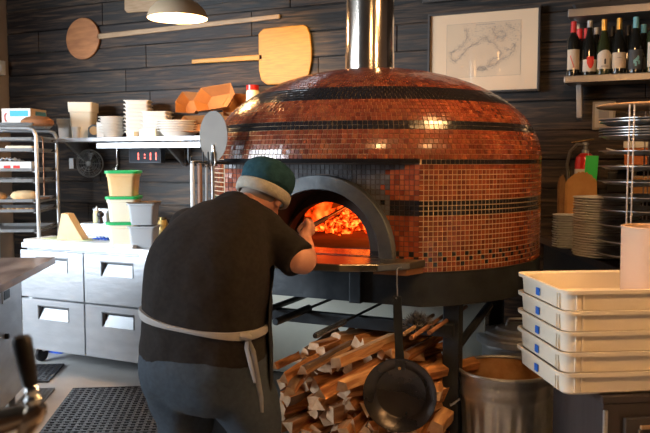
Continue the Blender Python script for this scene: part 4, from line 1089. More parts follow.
def on_rack(i, x, y, dz=.001): return rl_(x, y, (tz[i] if i >= 0 else zt_+.0195)-.0025+.003+dz)
# contents
def loaf(name, label, loc, rz, L, w_, h_, m):
    o = MB().tube([(-L/2,0,h_*.5),(-L/2+.02,0,h_*.5),(-L/4,0,h_*.5),(0,0,h_*.5),(L/4,0,h_*.5),(L/2-.02,0,h_*.5),(L/2,0,h_*.5)], [w_*.1,w_*.34,w_*.46,w_*.5,w_*.46,w_*.34,w_*.1], 16, flat=h_/w_).obj(name, m, smooth=True, autos=80)
    o.location = loc; o.rotation_euler = (0,0,rz); tag(o, label, 'bread'); return o
loaf('bread_loaf', 'long pale bread loaf on the middle tray of the bakery rack', on_rack(2,-.13,.13,.0), ISL, .22, .12, .085, food2)
loaf('bread_loaf', 'short brown bread loaf at the left edge on the middle tray', on_rack(2,-.34,.12,.0), ISL, .15, .11, .075, food1)
rn = random.Random(4)
for k in range(12):
    o = MB().lathe([(.001,0),(.018,.002),(.022,.012),(.014,.024),(.001,.027)], 14).obj('baked_piece', food1 if k%2 else food2, smooth=True)
    o.location = on_rack(1, -.45+.035*k, .06+.02*rn.random()); tag(o, 'small baked piece in the row on the bakery rack tray', 'pastry', 'small baked pieces in a row')
t = thing('white_box', 'flat white box with red print and film on a rack tray', 'box', on_rack(4,-.25,.14), ISL)
MB().box((0,0,.035), (.40,.22,.07)).obj('carton', white, t, bevel=.003)
for (x, w_) in ((-.12,.09),(.02,.05),(.09,.05)): MB().box((x,-.111,.03),(w_,.002,.022)).obj('red_print', lab_r, t)
cf = MB(); vs = []
for j in range(9):
    for i in range(15): vs.append((-.10+.20*i/14, -.09+.18*j/8, .073+.035*abs(math.sin(i*1.3+j*.8))*rn.uniform(.5,1)*(1-abs(i/7-1)**2*.8)))
cf.add(vs, [(j*15+i, j*15+i+1, (j+1)*15+i+1, (j+1)*15+i) for j in range(8) for i in range(14)]); cf.obj('plastic_film', film, t)
cf = MB(); vs = []
for j in range(9):
    for i in range(21): vs.append((-.17+.32*i/20, -.10+.18*j/8, .004+.03*abs(math.sin(i*1.1+j*1.3))*rn.uniform(.6,1)))
o = cf.add(vs, [(j*21+i, j*21+i+1, (j+1)*21+i+1, (j+1)*21+i) for j in range(8) for i in range(20)]).obj('foil_sheet', foil); seat(o, on_rack(3,-.25,.16,.0), ISL); tag(o, 'crumpled aluminium foil on a tray below the white box', 'foil')
t = thing('pale_block', 'pale rectangular block of dough on an upper rack tray', 'food', on_rack(5,-.15,.12), ISL)
MB().box((0,0,.02),(.20,.12,.04)).obj('block', tubcream, t, bevel=.01)
# on top of the rack
t = thing('cardboard_box', 'white and brown cardboard box with a blue label on the bakery rack', 'box', on_rack(-1,-.13,.32), ISL-R_(12))
MB().box((-.045,0,.07), (.24,.26,.14)).obj('carton', [card], t, bevel=.002)
MB().box((-.045,-.1315,.07), (.236,.003,.136)).obj('white_front', papert, t)
MB().box((-.02,-.134,.10), (.15,.003,.045)).obj('blue_label', labblue, t)
MB().box((.077,.03,.10), (.003,.17,.04)).obj('blue_label', M('label_dteal', (.04,.16,.18), .6), t)
rp = MB(); rp.tube([(-.125+.012*math.cos(a), -.136, .07+.03*math.sin(a)) for a in [R_(q) for q in range(60,301,20)]], .0035, 6); rp.obj('red_letter', lab_r, t)
t = thing('orange_box', 'brown box with a red corner at the left edge of the rack top', 'box', on_rack(-1,-.405,.32), ISL)
MB().box((0,0,.055),(.13,.2,.11)).obj('carton', card, t, bevel=.002); MB().box((.045,-.102,.06),(.04,.003,.05)).obj('red_patch', lab_r, t)
o = MB().lathe([(.001,.0),(.10,.0),(.12,.02),(.115,.055),(.08,.085),(.03,.098),(.001,.10)], 30)  .obj('round_bread', M('dark_crust', (.30,.13,.05), .8, 0, (.22,.09,.035), 12, bump=.3), smooth=True); o.scale = (1.05,.75,.8); seat(o, on_rack(-1,-.02,.12,.0), ISL); tag(o, 'brown domed bread at the right end of the bakery rack top', 'bread')
t = thing('skimmer', 'long thin skimmer hanging by its handle inside the bakery rack side', 'utensil', rl_(.022, .10, zt_-.52))
MB().tube([(0,0,.0),(0,0,.445),(0,-.02,.46)], .0045, 8).obj('handle', M('copper_rod', (.35,.18,.10), .4, .6), t); MB().lathe([(.001,0),(.03,.004),(.045,.016),(.043,.017),(.028,.006),(.001,.003)], 20, T=Matrix.Translation((0,0,-.03))).obj('bowl', M('copper_rod'), t)

# ------------------------------------------------------------------ left wall shelf
LSY = 4.78
A = aY(53, 141, LSY); B = aY(264, 137, LSY); z1 = aY(120,137,LSY).z; z0 = z1-.033
sh = thing('wall_shelf', 'long stainless wall shelf of tubs and bowls with a rail below', 'shelf', (A.x, LSY, z0))
SL = B.x-A.x
MB().box((SL/2,.155,.0165), (SL,.31,.033)).obj('board', steelfr, sh, bevel=.003)
ax = aY(97,146,LSY-.03).x-A.x; bx = aY(201,146,LSY-.03).x-A.x
rl2 = MB(); rl2.box(((ax+bx)/2,-.02,-.035), (bx-ax,.04,.045)); rl2.obj('ticket_rail', steelfr, sh, bevel=.004)
for px in (110, 128, 150, 166, 184): x = aY(px,140,LSY).x-A.x; MB().box((x,-.001,.012),(.006,.004,.006)).obj('rivet', inkg, sh)
for px in (172, 76):
    x = aY(px,150,LSY+.15).x-A.x
    MB().prism([(0,0),(.29,0),(.29,-.20)], -.01, .01, T=Matrix.Translation((x,.015,0)) @ Matrix.Rotation(PI/2,4,'Z') @ Matrix.Rotation(PI/2,4,'X')).obj('bracket', steel, sh)
SH = z1+.001
def sx_(px, Y=LSY+.12): return aY(px, 130, Y).x
def zat(py, Y=LSY+.12, px=130): return aY(px, py, Y).z
def rtub(name, label, cat, px, wpx, topy, m, cap=None, Y=LSY+.12, lidm=None, tp=.85, rz=0):
    x = sx_(px, Y); w_ = aY(px+wpx/2,130,Y).x-aY(px-wpx/2,130,Y).x; w_ /= 1.25; h = aY(px, topy, Y).z-SH
    t = thing(name, label, cat, (x, Y, SH), rz)
    MB().loft([rrect(w_*tp,w_*tp,.02,0), rrect(w_*.96,w_*.96,.02,h*.7), rrect(w_*.97,w_*.97,.02,h*.72), rrect(w_*1.05,w_*1.05,.02,h*.73), rrect(w_*1.08,w_*1.08,.02,h), rrect(w_*.98,w_*.98,.02,h), rrect(w_*.94,w_*.94,.02,h*.8)]).obj('tub', m, t, smooth=True)
    return t
rtub('clear_tub', 'clear plastic tub at the left end of the long shelf', 'container', 66, 13, 119, translc, rz=R_(20))
t = rtub('deep_tub', 'square translucent tub with orange contents raised on a small cup pile', 'container', 84, 22, 103, translc, rz=R_(25))
for c in t.children: c.data.materials[0] = tubcream
rtub('clear_cup', 'small clear cup between the deep tub and the tape dispenser', 'cup', 77.5, 9, 127, translc, Y=LSY+.05)
t = thing('tape_dispenser', 'dark grey tape dispenser on the long shelf', 'dispenser', (sx_(95,LSY+.06), LSY+.06, SH), R_(30))
MB().prism([(-.055,0),(.055,0),(.05,.05),(.035,.10),(-.02,.105),(-.05,.08)], -.03, .03, T=Matrix.Rotation(PI/2,4,'X')).obj('dispenser_body', M('tape_grey', (.07,.10,.13), .45), t, bevel=.004)
MB().lathe([(.015,-.012),(.035,-.012),(.035,.012),(.015,.012)], 24, T=Matrix.Translation((.0,-.032,.055)) @ Matrix.Rotation(PI/2,4,'X')).obj('tape_roll', M('tape_roll', (.5,.35,.18), .4), t)
def stack(name, label, cat, group, px, wpx, topy, n, m, Y, rz, sq=True, low=None, toplab=None):
    w_ = (aY(px+wpx/2,130,Y).x-aY(px-wpx/2,130,Y).x)/(1.27 if sq else 1.0); h = aY(px, topy, Y).z-SH; x = sx_(px, Y)
    eh = .045; dz = (h-eh)/(n-1)
    mb = MB()
    if sq: mb.loft([rrect(w_*.78,w_*.78,.015,0,3), rrect(w_*.88,w_*.88,.018,eh-.006,3), rrect(w_,w_,.02,eh-.005,3), rrect(w_,w_,.02,eh,3), rrect(w_*.93,w_*.93,.018,eh,3), rrect(w_*.78,w_*.78,.015,.003,3)])
    else: mb.lathe([(w_*.33,0),(w_*.43,eh-.006),(w_*.5,eh-.005),(w_*.5,eh),(w_*.46,eh),(w_*.32,.003),(.001,.003)], 32)
    o0 = mb.obj(name, m, smooth=True)
    for k in range(n):
        o = o0 if k == 0 else o0.copy()
        if k: C.objects.link(o)
        o.location = (x+random.uniform(-.002,.002), Y, SH+k*dz); o.rotation_euler = (0,0,rz)
        tag(o, (toplab if (k == n-1 and toplab) else label), cat, group)
stack('takeout_tub', 'white tub nested in the short stack right of the tape dispenser', 'container', 'tubs in the short stack', 112, 21, 117, 6, bowlm, LSY+.12, R_(30), False)
t = thing('folded_paper', 'small white folded paper leaning by the short stack of tubs', 'paper', (sx_(102,LSY+.05), LSY+.03, SH), R_(10))
MB().prism([(-.03,0),(.03,0),(.035,.12),(-.04,.125)], -.004, .004, T=Matrix.Rotation(PI/2-.1,4,'X')).obj('sheet', papert, t)
stack('takeout_box', 'white square takeout box nested in the tallest stack', 'container', 'takeout boxes in the tallest stack', 139, 26, 101, 9, bowlm, LSY+.14, R_(28))
stack('takeout_box', 'white square takeout box nested in the middle-height stack', 'container', 'takeout boxes in the middle stack', 158, 28, 112, 6, bowlm, LSY+.14, R_(22))
stack('paper_bowl', 'cream paper bowl nested in the low wide stack', 'bowl', 'paper bowls in the low stack', 179, 36, 121, 5, bowlm, LSY+.11, 0, False)
for (px, lab) in ((131,'small cream box lying in front of the tallest stack'),(148,'low cream box with an open top in front of the middle stack')):
    w_ = .07 if px == 131 else .15
    t = thing('small_box', lab, 'box', (sx_(px,LSY+.02), LSY+.035, SH), R_(5)); h_ = .04 if px == 131 else .058
    MB().loft([rrect(w_,.06,.006,0,2), rrect(w_,.06,.006,h_,2), rrect(w_-.01,.05,.005,h_,2), rrect(w_-.01,.05,.005,.01,2)]).obj('carton', tubcream, t)
def kraft_boat(label, px, py, wpx, hpx, Y, roll, tiltx=-1.15):
    c = aY(px, py, Y); w_ = aY(px+wpx/2,py,Y).x-aY(px-wpx/2,py,Y).x; h_ = hpx*5.9/750
    t = thing('kraft_tray', label, 'food tray', c, 0, 'kraft food trays tipped on the shelf')
    hexa = lambda s, z: [(w_*.5*s*x, h_*.5*s*y, z) for x, y in ((1,0),(.72,.95),(-.72,.95),(-1,0),(-.72,-.95),(.72,-.95))]
    m = MB(); m.loft([hexa(.62,0), hexa(1,.085), hexa(.975,.085), hexa(.60,.004)], T=Matrix.Rotation(roll,4,'Y') @ Matrix.Rotation(-tiltx,4,'X') @ Matrix.Translation((0,0,-.04)))
    m.obj('tray_shell', M('kraft_food_tray', (.34,.135,.035), .75, 0, (.28,.11,.028), 7), t, bevel=.001)
    return t
kraft_boat('orange kraft food tray at the left of the tipped pile', 191, 105, 26, 24, LSY+.10, R_(4))
kraft_boat('largest kraft food tray, open toward the room, right of the pile', 217, 100, 42, 27, LSY+.06, R_(-6))
kraft_boat('kraft food tray lying lowest behind the round metal peel', 197, 126, 34, 18, LSY+.07, R_(0))
kraft_boat('kraft food tray at the far right of the pile near the oven dome', 240, 108, 30, 26, LSY+.12, R_(5))
kraft_boat('kraft food tray lying under the largest one', 226, 124, 34, 20, LSY+.08, R_(3))
t = thing('red_lid_jar', 'small pale jar with a red lid beside the oven dome', 'jar', (sx_(253,LSY+.1), LSY+.1, SH))
jz = aY(253,85,LSY+.1).z-SH
MB().lathe([(.001,0),(.045,0),(.048,.01),(.048,jz-.05),(.04,jz-.035)], 24).obj('jar_body', tubcream, t, smooth=True); MB().lathe([(.044,jz-.04),(.046,jz-.038),(.046,jz-.003),(.001,jz)], 24).obj('lid', redp, t, smooth=True)
# under the shelf: fan, clock
c = aY(88,163.5,4.98)
t = thing('wall_fan', 'small round dark fan mounted under the left end of the shelf', 'fan', (c.x, 5.0, c.z), R_(22))
T = Matrix.Rotation(PI/2,4,'X')
MB().tube([T @ Vector((.115*math.cos(2*PI*k/40), .115*math.sin(2*PI*k/40), 0)) for k in range(40)], .006, 8, closed=True).obj('guard_ring', M('fan_grey', (.2,.2,.19), .4, .5), t, smooth=True)
g_ = MB()
for rr_ in (.03,.05,.07,.09,.102): g_.tube([T @ Vector((rr_*math.cos(2*PI*k/32), rr_*math.sin(2*PI*k/32), .018)) for k in range(32)], .0018, 5, closed=True)
for k in range(12): a = 2*PI*k/12; g_.tube([T @ Vector((.02*math.cos(a), .02*math.sin(a), .018)), T @ Vector((.10*math.cos(a), .10*math.sin(a), .018)), T @ Vector((.115*math.cos(a), .115*math.sin(a), 0))], .0018, 5)
g_.obj('guard', M('fan_grey'), t)
MB().lathe([(.001,.022),(.022,.02),(.024,.0),(.03,-.02),(.05,-.06),(.001,-.07)], 24, T=T).obj('motor', M('fan_grey'), t, smooth=True)
bl = MB()
for k in range(4):
    a = PI/2*k; q = Matrix.Rotation(a,4,'Z'); bl.add([T @ (q @ Vector(v)) for v in ((.015,-.012,.006),(.09,-.035,.012),(.095,.03,-.006),(.015,.012,-.006))], [(0,1,2,3)])
bo = bl.obj('fan_blades', blackp, t); bo.modifiers.new('s','SOLIDIFY').thickness = .002
MB().box((-.15,.0,.0),(.04,.05,.09)).obj('side_box', galv, t, bevel=.003)
MB().tube([(0,.05,.03),(-.02,.06,.14),(-.03,.06,z0-c.z)], .008, 8).obj('arm', blackp, t)
MB().tube([(-.02,.05,-.06),(.02,.05,-.16),(.1,.05,-.19),(.15,.05,-.14)], .003, 6).obj('cable', blackp, t)
CY = 4.90
A = aY(129,163,CY); B = aY(160.5,148.5,CY)
t = thing('led_clock', 'dark wall clock with red digits hanging under the shelf', 'clock', (A.x, CY, A.z)); wd, hh = B.x-A.x, B.z-A.z
MB().box((wd/2,.03,hh/2),(wd,.06,hh)).obj('case', ledp, t, bevel=.004)
MB().box((wd/2,-.002,hh/2),(wd-.02,.004,hh-.02)).obj('face', M('led_glass', (.012,.014,.02), .6, spec=.2), t)
dg = MB(); hx = wd/31.5
def seg_(x, z, w_, h_): dg.box((x,-.0055,z),(w_,.002,h_))
z_m, dh = hh*.47, hh*.50
for px in (139, 151, 156.3):
    x = (px-129)*hx; seg_(x, z_m+dh*.26, .008, dh*.44); seg_(x, z_m-dh*.26, .008, dh*.44)
x = (145.3-129)*hx; seg_(x, z_m+dh*.22, .009, .012); seg_(x, z_m-dh*.22, .009, .012)
dg.obj('digits', ledred, t)
t = thing('steel_tool', 'shiny steel tool hanging under the shelf left of the clock', 'utensil', aY(118,168,5.093)-Vector((0,0,.03)))
dz = z0-t.location.z
MB().tube([(-.02,0,.0),(-.02,0,.03),(-.005,0,.06),(-.005,0,dz+.004)], .011, 10).obj('handle', chrome, t, smooth=True); MB().tube([(-.05,0,.02),(0,0,.03)], .012, 10).obj('jaw', chrome, t, smooth=True)

# ------------------------------------------------------------------ island
ip = az(55.5, 257, .9)
isl = thing('prep_island', 'steel prep island with a brown marbled top at the left edge', 'counter', (ip.x, ip.y, 0), ISL)
MB().box((-.65,-1.0,.88), (1.3,2.0,.04)).obj('worktop', topw, isl, bevel=.004)
MB().box((-.19-.53,-1.0,.48), (1.06,1.86,.75)).obj('body', steelfr, isl, bevel=.004)
MB().box((-.188,-.37,.735), (.008,.14,.085)).obj('name_plate', alu, isl, bevel=.002)
MB().box((-.183,-.37,.735), (.004,.10,.05)).obj('latch', blacks, isl)
MB().box((-.187,-.78,.60), (.01,.40,.26)).obj('recess', M('recess'), isl)  # flat dark plate painting in the shade of an opening
MB().lathe([(.001,0),(.016,0),(.016,.02),(.001,.024)], 16, T=Matrix.Translation((-.19,-.40,.50)) @ Matrix.Rotation(PI/2,4,'Y')).obj('lock', blacks, isl)
for (x, y) in ((-.25,-.12),(-.25,-1.85),(-1.2,-.12),(-1.2,-1.85)): MB().tube([(x,y,0),(x,y,.11)], .02, 10).obj('foot', galv, isl)
# ------------------------------------------------------------------ mats
def mat_(label, corner, L, W_, m, cell=.042, rz=ISL, bar=.016):
    o = MB(); nx, ny = int(W_/cell), int(L/cell)
    for i in range(nx+1): o.box((i*cell, -ny*cell/2, .007), (bar, ny*cell+bar, .012))
    for j in range(ny+1): o.box((nx*cell/2, -j*cell, .0085), (nx*cell+bar, bar*.8, .013))
    for i in range(nx):
        for j in range(ny):
            if (i+j) % 2: continue
            o.box((i*cell+cell/2, -j*cell-cell/2, .006), (.012,.012,.010), rz=PI/4)
    q = o.obj('rubber_mat', m); q.location = (corner.x, corner.y, .001); q.rotation_euler = (0,0,rz); tag(q, label, 'floor mat'); return q
c = az(74, 390.5, 0); mat_('large black perforated rubber mat on the floor behind the cook', c, 1.6, .80, rubber)
c = az(36, 366.5, 0); mat_('small dark perforated mat on the floor under the fridge corner', c, .42, .21, rubber, .038)
c = az(30, 391, 0); mat_('light grey perforated mat beside the island', c, .5, .16, matgrey, .03, bar=.012)

# ------------------------------------------------------------------ beer tap and bar
tz_ = .92
bq = aZ(20, 400, tz_)
bc = thing('bar_counter', 'dark bar counter carrying the beer tap', 'counter', (bq.x, bq.y, 0), YAW)
MB().box((-.25,.0,.84), (.9,.45,.04)).obj('bar_top', darkw, bc, bevel=.004); MB().box((-.25,.05,.41), (.82,.33,.82)).obj('bar_body', darkw, bc)
tp = thing('beer_tap', 'chrome beer tap with a black handle at the lower left edge', 'beer tap', (bq.x, bq.y, .861), YAW)
def tl_(px, py): p = aZ(px, py, tz_)-Vector((bq.x,bq.y,.861)); p.rotate(Matrix.Rotation(-YAW,3,'Z')); return p
MB().tube([tl_(21,336), tl_(21.5,340), tl_(26,362), tl_(30,384), tl_(30.5,387)], [.010,.0125,.0115,.0095,.007], 20).obj('handle', blackp, tp, smooth=True)
MB().tube([tl_(30.5,386), tl_(31.5,390), tl_(32.5,395), tl_(33,399), tl_(34,404)], [.006,.009,.007,.011,.009], 20).obj('ferrule', chrome, tp, smooth=True)
MB().tube([tl_(40,404), tl_(37,410), tl_(33,416), tl_(28,424), tl_(24,436)], [.009,.013,.015,.013,.009], 20).obj('faucet', M('bronze_chrome', (.62,.5,.38), .15, 1.), tp, smooth=True)
MB().tube([tl_(36,413), tl_(22,416), tl_(8,420), tl_(-12,426)], [.009,.014,.016,.018], 20).obj('shank', M('bronze_chrome', (.62,.5,.38), .15, 1.), tp, smooth=True)
sp_ = tl_(-30,426)
MB().tube([tl_(-12,426), sp_, (sp_.x,sp_.y,0)], [.018,.035,.035], 24).obj('tower', chrome, tp, smooth=True)

# ------------------------------------------------------------------ the cook
HP = aZ(203, 345, 2.72); HP.z = 0
pn = thing('person', 'person in dark t-shirt, grey trousers and teal beanie reaching into the oven', 'person', HP)
def catm(P_, n=5):
    out = []; m = len(P_)
    for i in range(m-1):
        p0 = P_[max(i-1,0)]; p1 = P_[i]; p2 = P_[i+1]; p3 = P_[min(i+2,m-1)]
        for k in range(n):
            t = k/n; out.append(tuple(.5*((2*p1[j])+(-p0[j]+p2[j])*t+(2*p0[j]-5*p1[j]+4*p2[j]-p3[j])*t*t+(-p0[j]+3*p1[j]-3*p2[j]+p3[j])*t**3) for j in range(len(p1))))
    out.append(tuple(P_[-1])); return out
def limb(m, P_, right=(1,0,0), seg=24, n=5, power=2.0):
    """P_: x,y,z,a(half width along right),b(half depth)"""
    Q = catm(P_, n); loops = []; R0 = Vector(right)
    for i, q in enumerate(Q):
        p = Vector(q[:3]); t = Vector(Q[min(i+1,len(Q)-1)][:3])-Vector(Q[max(i-1,0)][:3]); t.normalize()
        r = (R0-t*R0.dot(t)).normalized(); u = t.cross(r)
        lp_ = []
        for k in range(seg):
            a = 2*PI*k/seg; c, s = math.cos(a), math.sin(a); e = 2/power
            lp_.append(tuple(p+r*q[3]*math.copysign(abs(c)**e,c)+u*q[4]*math.copysign(abs(s)**e,s)))
        loops.append(lp_)
    m.loft(loops)
def fuse(m, name, mat, parent, voxel, smooth=6, fac=.5):
    o = m.obj(name, mat, parent)
    b = o.modifiers.new('r','REMESH'); b.mode = 'VOXEL'; b.voxel_size = voxel; b.use_smooth_shade = True
    s = o.modifiers.new('s','SMOOTH'); s.iterations = smooth; s.factor = fac
    return o
SR = aZ(257,226,2.86)-HP; ELR = aZ(301,261,2.72)-HP; WR = aZ(305,240,2.92)-HP; HR = aZ(305,230,2.98)-HP
SLf = Vector((-.165,.15,1.235)); ELl = Vector((-.25,.36,1.10)); WL = Vector((-.13,.52,1.115)); HL = Vector((-.09,.58,1.11))
HC = aZ(262.5,195,3.03)-HP; TL_ = R_(-25)     # head centre and forward tilt
body = MB()
limb(body, [(0,.02,.80,.16,.11),(0,.0,.90,.17,.12),(0,.01,1.02,.19,.15),(0,.05,1.13,.19,.13),(0,.12,1.22,.16,.09),(0,.20,1.27,.10,.07)])
limb(body, [(0,.17,1.25,.07,.07),(HC.x*.5,.26,1.285,.062,.062),(HC.x,HC.y-.06,HC.z-.03,.062,.062)])
HM = Matrix.Translation(HC) @ Matrix.Rotation(TL_,4,'X')
def H(x, y, z): return HM @ Vector((x,y,z))
def ell(m, c, r, M4=None, n=14, sg_=20):
    lps = []
    for i in range(1, n):
        a = -PI/2+PI*i/n; lps.append([(c[0]+r[0]*math.cos(a)*math.cos(2*PI*k/sg_), c[1]+r[1]*math.cos(a)*math.sin(2*PI*k/sg_), c[2]+r[2]*math.sin(a)) for k in range(sg_)])
    m.loft(lps, T=M4)
ell(body, (0,0,.01), (.078,.098,.105), HM); ell(body, (0,.03,-.055), (.060,.070,.065), HM)   # skull, jaw
ell(body, (0,.098,-.025), (.014,.022,.022), HM); ell(body, (0,.085,-.062), (.024,.014,.008), HM)  # nose, lips
for s in (-1,1): ell(body, (s*.082,-.005,-.02), (.012,.022,.034), HM); ell(body, (s*.032,.086,.012),(.014,.01,.009), HM)
for (S_, E_, W_, Hn) in ((SR,ELR,WR,HR),(SLf,ELl,WL,HL)):
    limb(body, [(*S_,.062,.062),(*S_.lerp(E_,.5),.054,.054),(*E_,.050,.052),(*E_.lerp(W_,.3),.052,.050),(*E_.lerp(W_,.75),.036,.038),(*W_,.030,.028),(*W_.lerp(Hn,.6),.034,.024)], right=(0,.2,1))
# legs in one surface with the torso
for (x, fx, fy, kx) in ((.10,.19,.12,.165),(-.09,-.09,-.04,-.075)):
    limb(body, [(x,.0,.86,.08,.09),((x+kx)/2,fy*.2,.68,.075,.08),(kx,fy*.6,.48,.058,.06),(fx,fy,.30,.06,.062),(fx,fy-.01,.10,.04,.045),(fx,fy,.05,.04,.045)])
    limb(body, [(fx,fy-.05,.045,.03,.03),(fx,fy+.04,.04,.04,.03),(fx,fy+.14,.03,.035,.022)], right=(1,0,0))
# hands: palm and five fingers each, right one closed round the handle
TIP = Vector((.055,1.34,1.285)); hdir = (TIP-HR).normalized()
def hand(m, Wp, Hp, axis, mirror):
    ax_ = axis.normalized(); pd = (Hp-Wp).normalized(); side = ax_
    up = pd.cross(side).normalized()*mirror
    if up.z < 0: up = -up
    ell_c = Hp+up*.022
    limb(m, [(*(Wp.lerp(Hp,.35)),.030,.022),(*(Hp+up*.02-pd*.01),.040,.020),(*(Hp+up*.024+pd*.022),.038,.016)], right=side, seg=16)
    for k in range(4):
        off = side*(-.030+.0205*k); L = (.9,1.0,1.0,.8)[k]; b0 = Hp+up*.024+pd*.018+off
        limb(m, [(*b0,.0105,.0105),(*(b0+pd*.026*L+up*-.006),.010,.010),(*(b0+pd*.030*L-up*.030),.0092,.0092),(*(b0+pd*.006-up*.044),.0085,.0085),(*(b0-pd*.010-up*.040),.007,.007)], right=side, seg=10, n=3)
    b0 = Wp.lerp(Hp,.55)+side*.026
    limb(m, [(*b0,.013,.013),(*(b0+side*.016+pd*.014-up*.008),.012,.012),(*(b0+side*.012+pd*.034-up*.022),.0105,.0105),(*(b0-side*.002+pd*.044-up*.036),.008,.008)], right=up, seg=10, n=3)
hand(body, WR, HR, hdir.lerp(Vector((1,0,0)),.0), 1)
def flat_hand(m, Wp, Hp):
    pd = (Hp-Wp).normalized(); up = Vector((0,0,1)); side = pd.cross(up).normalized()
    limb(m, [(*(Wp.lerp(Hp,.35)),.030,.018),(*Hp,.040,.015),(*(Hp+pd*.035),.040,.012)], right=side, seg=16)
    for k in range(4):
        off = side*(-.032+.0215*k); L = (.8,1.,1.05,.95)[k]; b0 = Hp+pd*.03+off
        limb(m, [(*b0,.0100,.0095),(*(b0+pd*.030*L+up*.003),.0095,.009),(*(b0+pd*.058*L-up*.004),.0085,.008),(*(b0+pd*.075*L-up*.009),.007,.006)], right=side, seg=10, n=3)
    b0 = Wp.lerp(Hp,.6)+side*.03
    limb(m, [(*b0,.012,.011),(*(b0+side*.022+pd*.022),.0105,.010),(*(b0+side*.032+pd*.045-up*.004),.008,.008)], right=up, seg=10, n=3)
flat_hand(body, WL, HL)
bo = fuse(body, 'body', skin, pn, .0062, 3)
# clothes
sb = MB()
spine = [(.006,-.005,.775,.240,.186),(.006,-.005,.86,.238,.184),(.006,.0,.94,.231,.180),(.008,.012,1.03,.236,.190),(.012,.03,1.11,.232,.184),(.018,.065,1.175,.216,.162),(.02,.115,1.235,.190,.126),(.015,.175,1.275,.148,.098),(0,.225,1.298,.098,.080),(0,.265,1.315,.080,.075)]
limb(sb, spine, power=2.3, seg=36)
for (S_, E_, s) in ((SR,ELR,1),(SLf,ELl,-1)):
    d = (E_-S_)
    limb(sb, [(*(S_-Vector((s*.06,-.01,.02))),.080,.080),(*S_,.082,.080),(*(S_+d*.4),.078,.074),(*(S_+d*.75),.074,.070),(*(S_+d*1.0),.073,.069)], right=(0,.2,1))
shirt = fuse(sb, 'shirt', shirtm, pn, .011, 6)
tx = bpy.data.textures.new('cloth_folds', 'CLOUDS'); tx.noise_scale = .11; tx.noise_depth = 1
dm = shirt.modifiers.new('d','DISPLACE'); dm.texture = tx; dm.strength = .016; dm.mid_level = .5
pb_ = MB()
limb(pb_, [(.006,.0,.955,.205,.150),(.006,-.005,.88,.218,.160),(.008,-.015,.80,.226,.174),(.012,-.02,.72,.226,.172),(0,0,.66,.20,.15)], power=2.3, seg=36)
for (x, kx, fx, fy) in ((.122,.178,.19,.12),(-.105,-.072,-.09,-.04)):
    limb(pb_, [(x,.0,.80,.125,.165),(x*1.05,fy*.2-.01,.70,.122,.150),(kx,fy*.45,.56,.105,.118),(kx,fy*.7,.44,.096,.10),(fx,fy,.28,.09,.095),(fx,fy-.01,.09,.085,.09),(fx,fy,.055,.085,.09)])
pants = fuse(pb_, 'trousers', pantm, pn, .011, 5)
dm = pants.modifiers.new('d','DISPLACE'); dm.texture = tx; dm.strength = .014; dm.mid_level = .5
for (fx, fy) in ((.19,.12),(-.09,-.04)):
    m = MB(); limb(m, [(fx,fy-.085,.045,.030,.030),(fx,fy-.06,.045,.042,.042),(fx,fy+.03,.045,.048,.042),(fx,fy+.12,.036,.048,.033),(fx,fy+.19,.028,.030,.022)], power=2.6); m.obj('shoe', shoem, pn, smooth=True, autos=80)
# apron strap round the waist (tilted) and hanging ends
def surf(a, z):
    Q = catm(spine, 8); 
    for i in range(len(Q)-1):
        if Q[i][2] <= z <= Q[i+1][2]:
            t = (z-Q[i][2])/(Q[i+1][2]-Q[i][2]); q = [Q[i][j]+(Q[i+1][j]-Q[i][j])*t for j in range(5)]; break
    else: q = Q[0]
    e = 2/2.3; c, s = math.cos(a), math.sin(a)
    return q[0]+(q[3]+.004)*math.copysign(abs(c)**e,c), q[1]+(q[4]+.004)*math.copysign(abs(s)**e,s)
bd = MB(); NB = 72; lps = []
for k in range(NB):
    a = 2*PI*k/NB; zc = .922-.030*math.cos(a)+.0*math.sin(a)
    hw = .011+.004*math.cos(3*a+1)
    x, y = surf(a, zc); nr = Vector((math.cos(a), math.sin(a), 0))
    lps.append([(x+nr.x*.006, y+nr.y*.006, zc+hw), (x+nr.x*.009, y+nr.y*.009, zc), (x+nr.x*.006, y+nr.y*.006, zc-hw), (x-nr.x*.02, y-nr.y*.02, zc-hw), (x-nr.x*.02, y-nr.y*.02, zc+hw)])
vs = [p for l in lps for p in l]; fs = []
for k in range(NB):
    for j in range(5): fs.append((k*5+j, k*5+(j+1)%5, ((k+1)%NB)*5+(j+1)%5, ((k+1)%NB)*5+j))
bd.add(vs, fs); strap = bd.obj('apron_strap', strapm, pn, smooth=True)
kx_, ky_ = surf(R_(-22), .895); K = Vector((kx_+.012, ky_-.008, .895))
kn = MB(); kn.tube([K+Vector((-.02,-.012,.004)), K, K+Vector((.012,.01,-.006))], [.012,.017,.011], 10, flat=.8); kn.obj('knot', strapm, strap, smooth=True)
tl2 = MB(); tl2.tube([K, K+Vector((.018,.01,-.05)), K+Vector((.02,.03,-.13)), K+Vector((.028,.045,-.22)), K+Vector((.024,.06,-.28))], [.008,.010,.011,.010,.006], 8, flat=.35)
tl2.tube([K, K+Vector((.004,-.008,-.04)), K+Vector((.018,-.004,-.10)), K+Vector((.026,.008,-.16))], [.007,.009,.009,.006], 8, flat=.35); tl2.obj('strap_end', strapm, strap, smooth=True)
# apron front panel
ap = MB(); vs = []; na = 24; zs_ = [.40,.55,.70,.82,.90,.98,1.06,1.14,1.2]
for zc in zs_:
    for k in range(na+1):
        a = R_(8+164*k/na) if zc < 1.0 else R_(40+100*k/na)
        x, y = surf(a, max(zc,.81)); vs.append((x*1.04+.0, y+.018, zc))
ap.add(vs, [(j*(na+1)+i, j*(na+1)+i+1, (j+1)*(na+1)+i+1, (j+1)*(na+1)+i) for j in range(len(zs_)-1) for i in range(na)])
apo = ap.obj('apron', apronm, pn, smooth=True); apo.modifiers.new('s','SOLIDIFY').thickness = .004
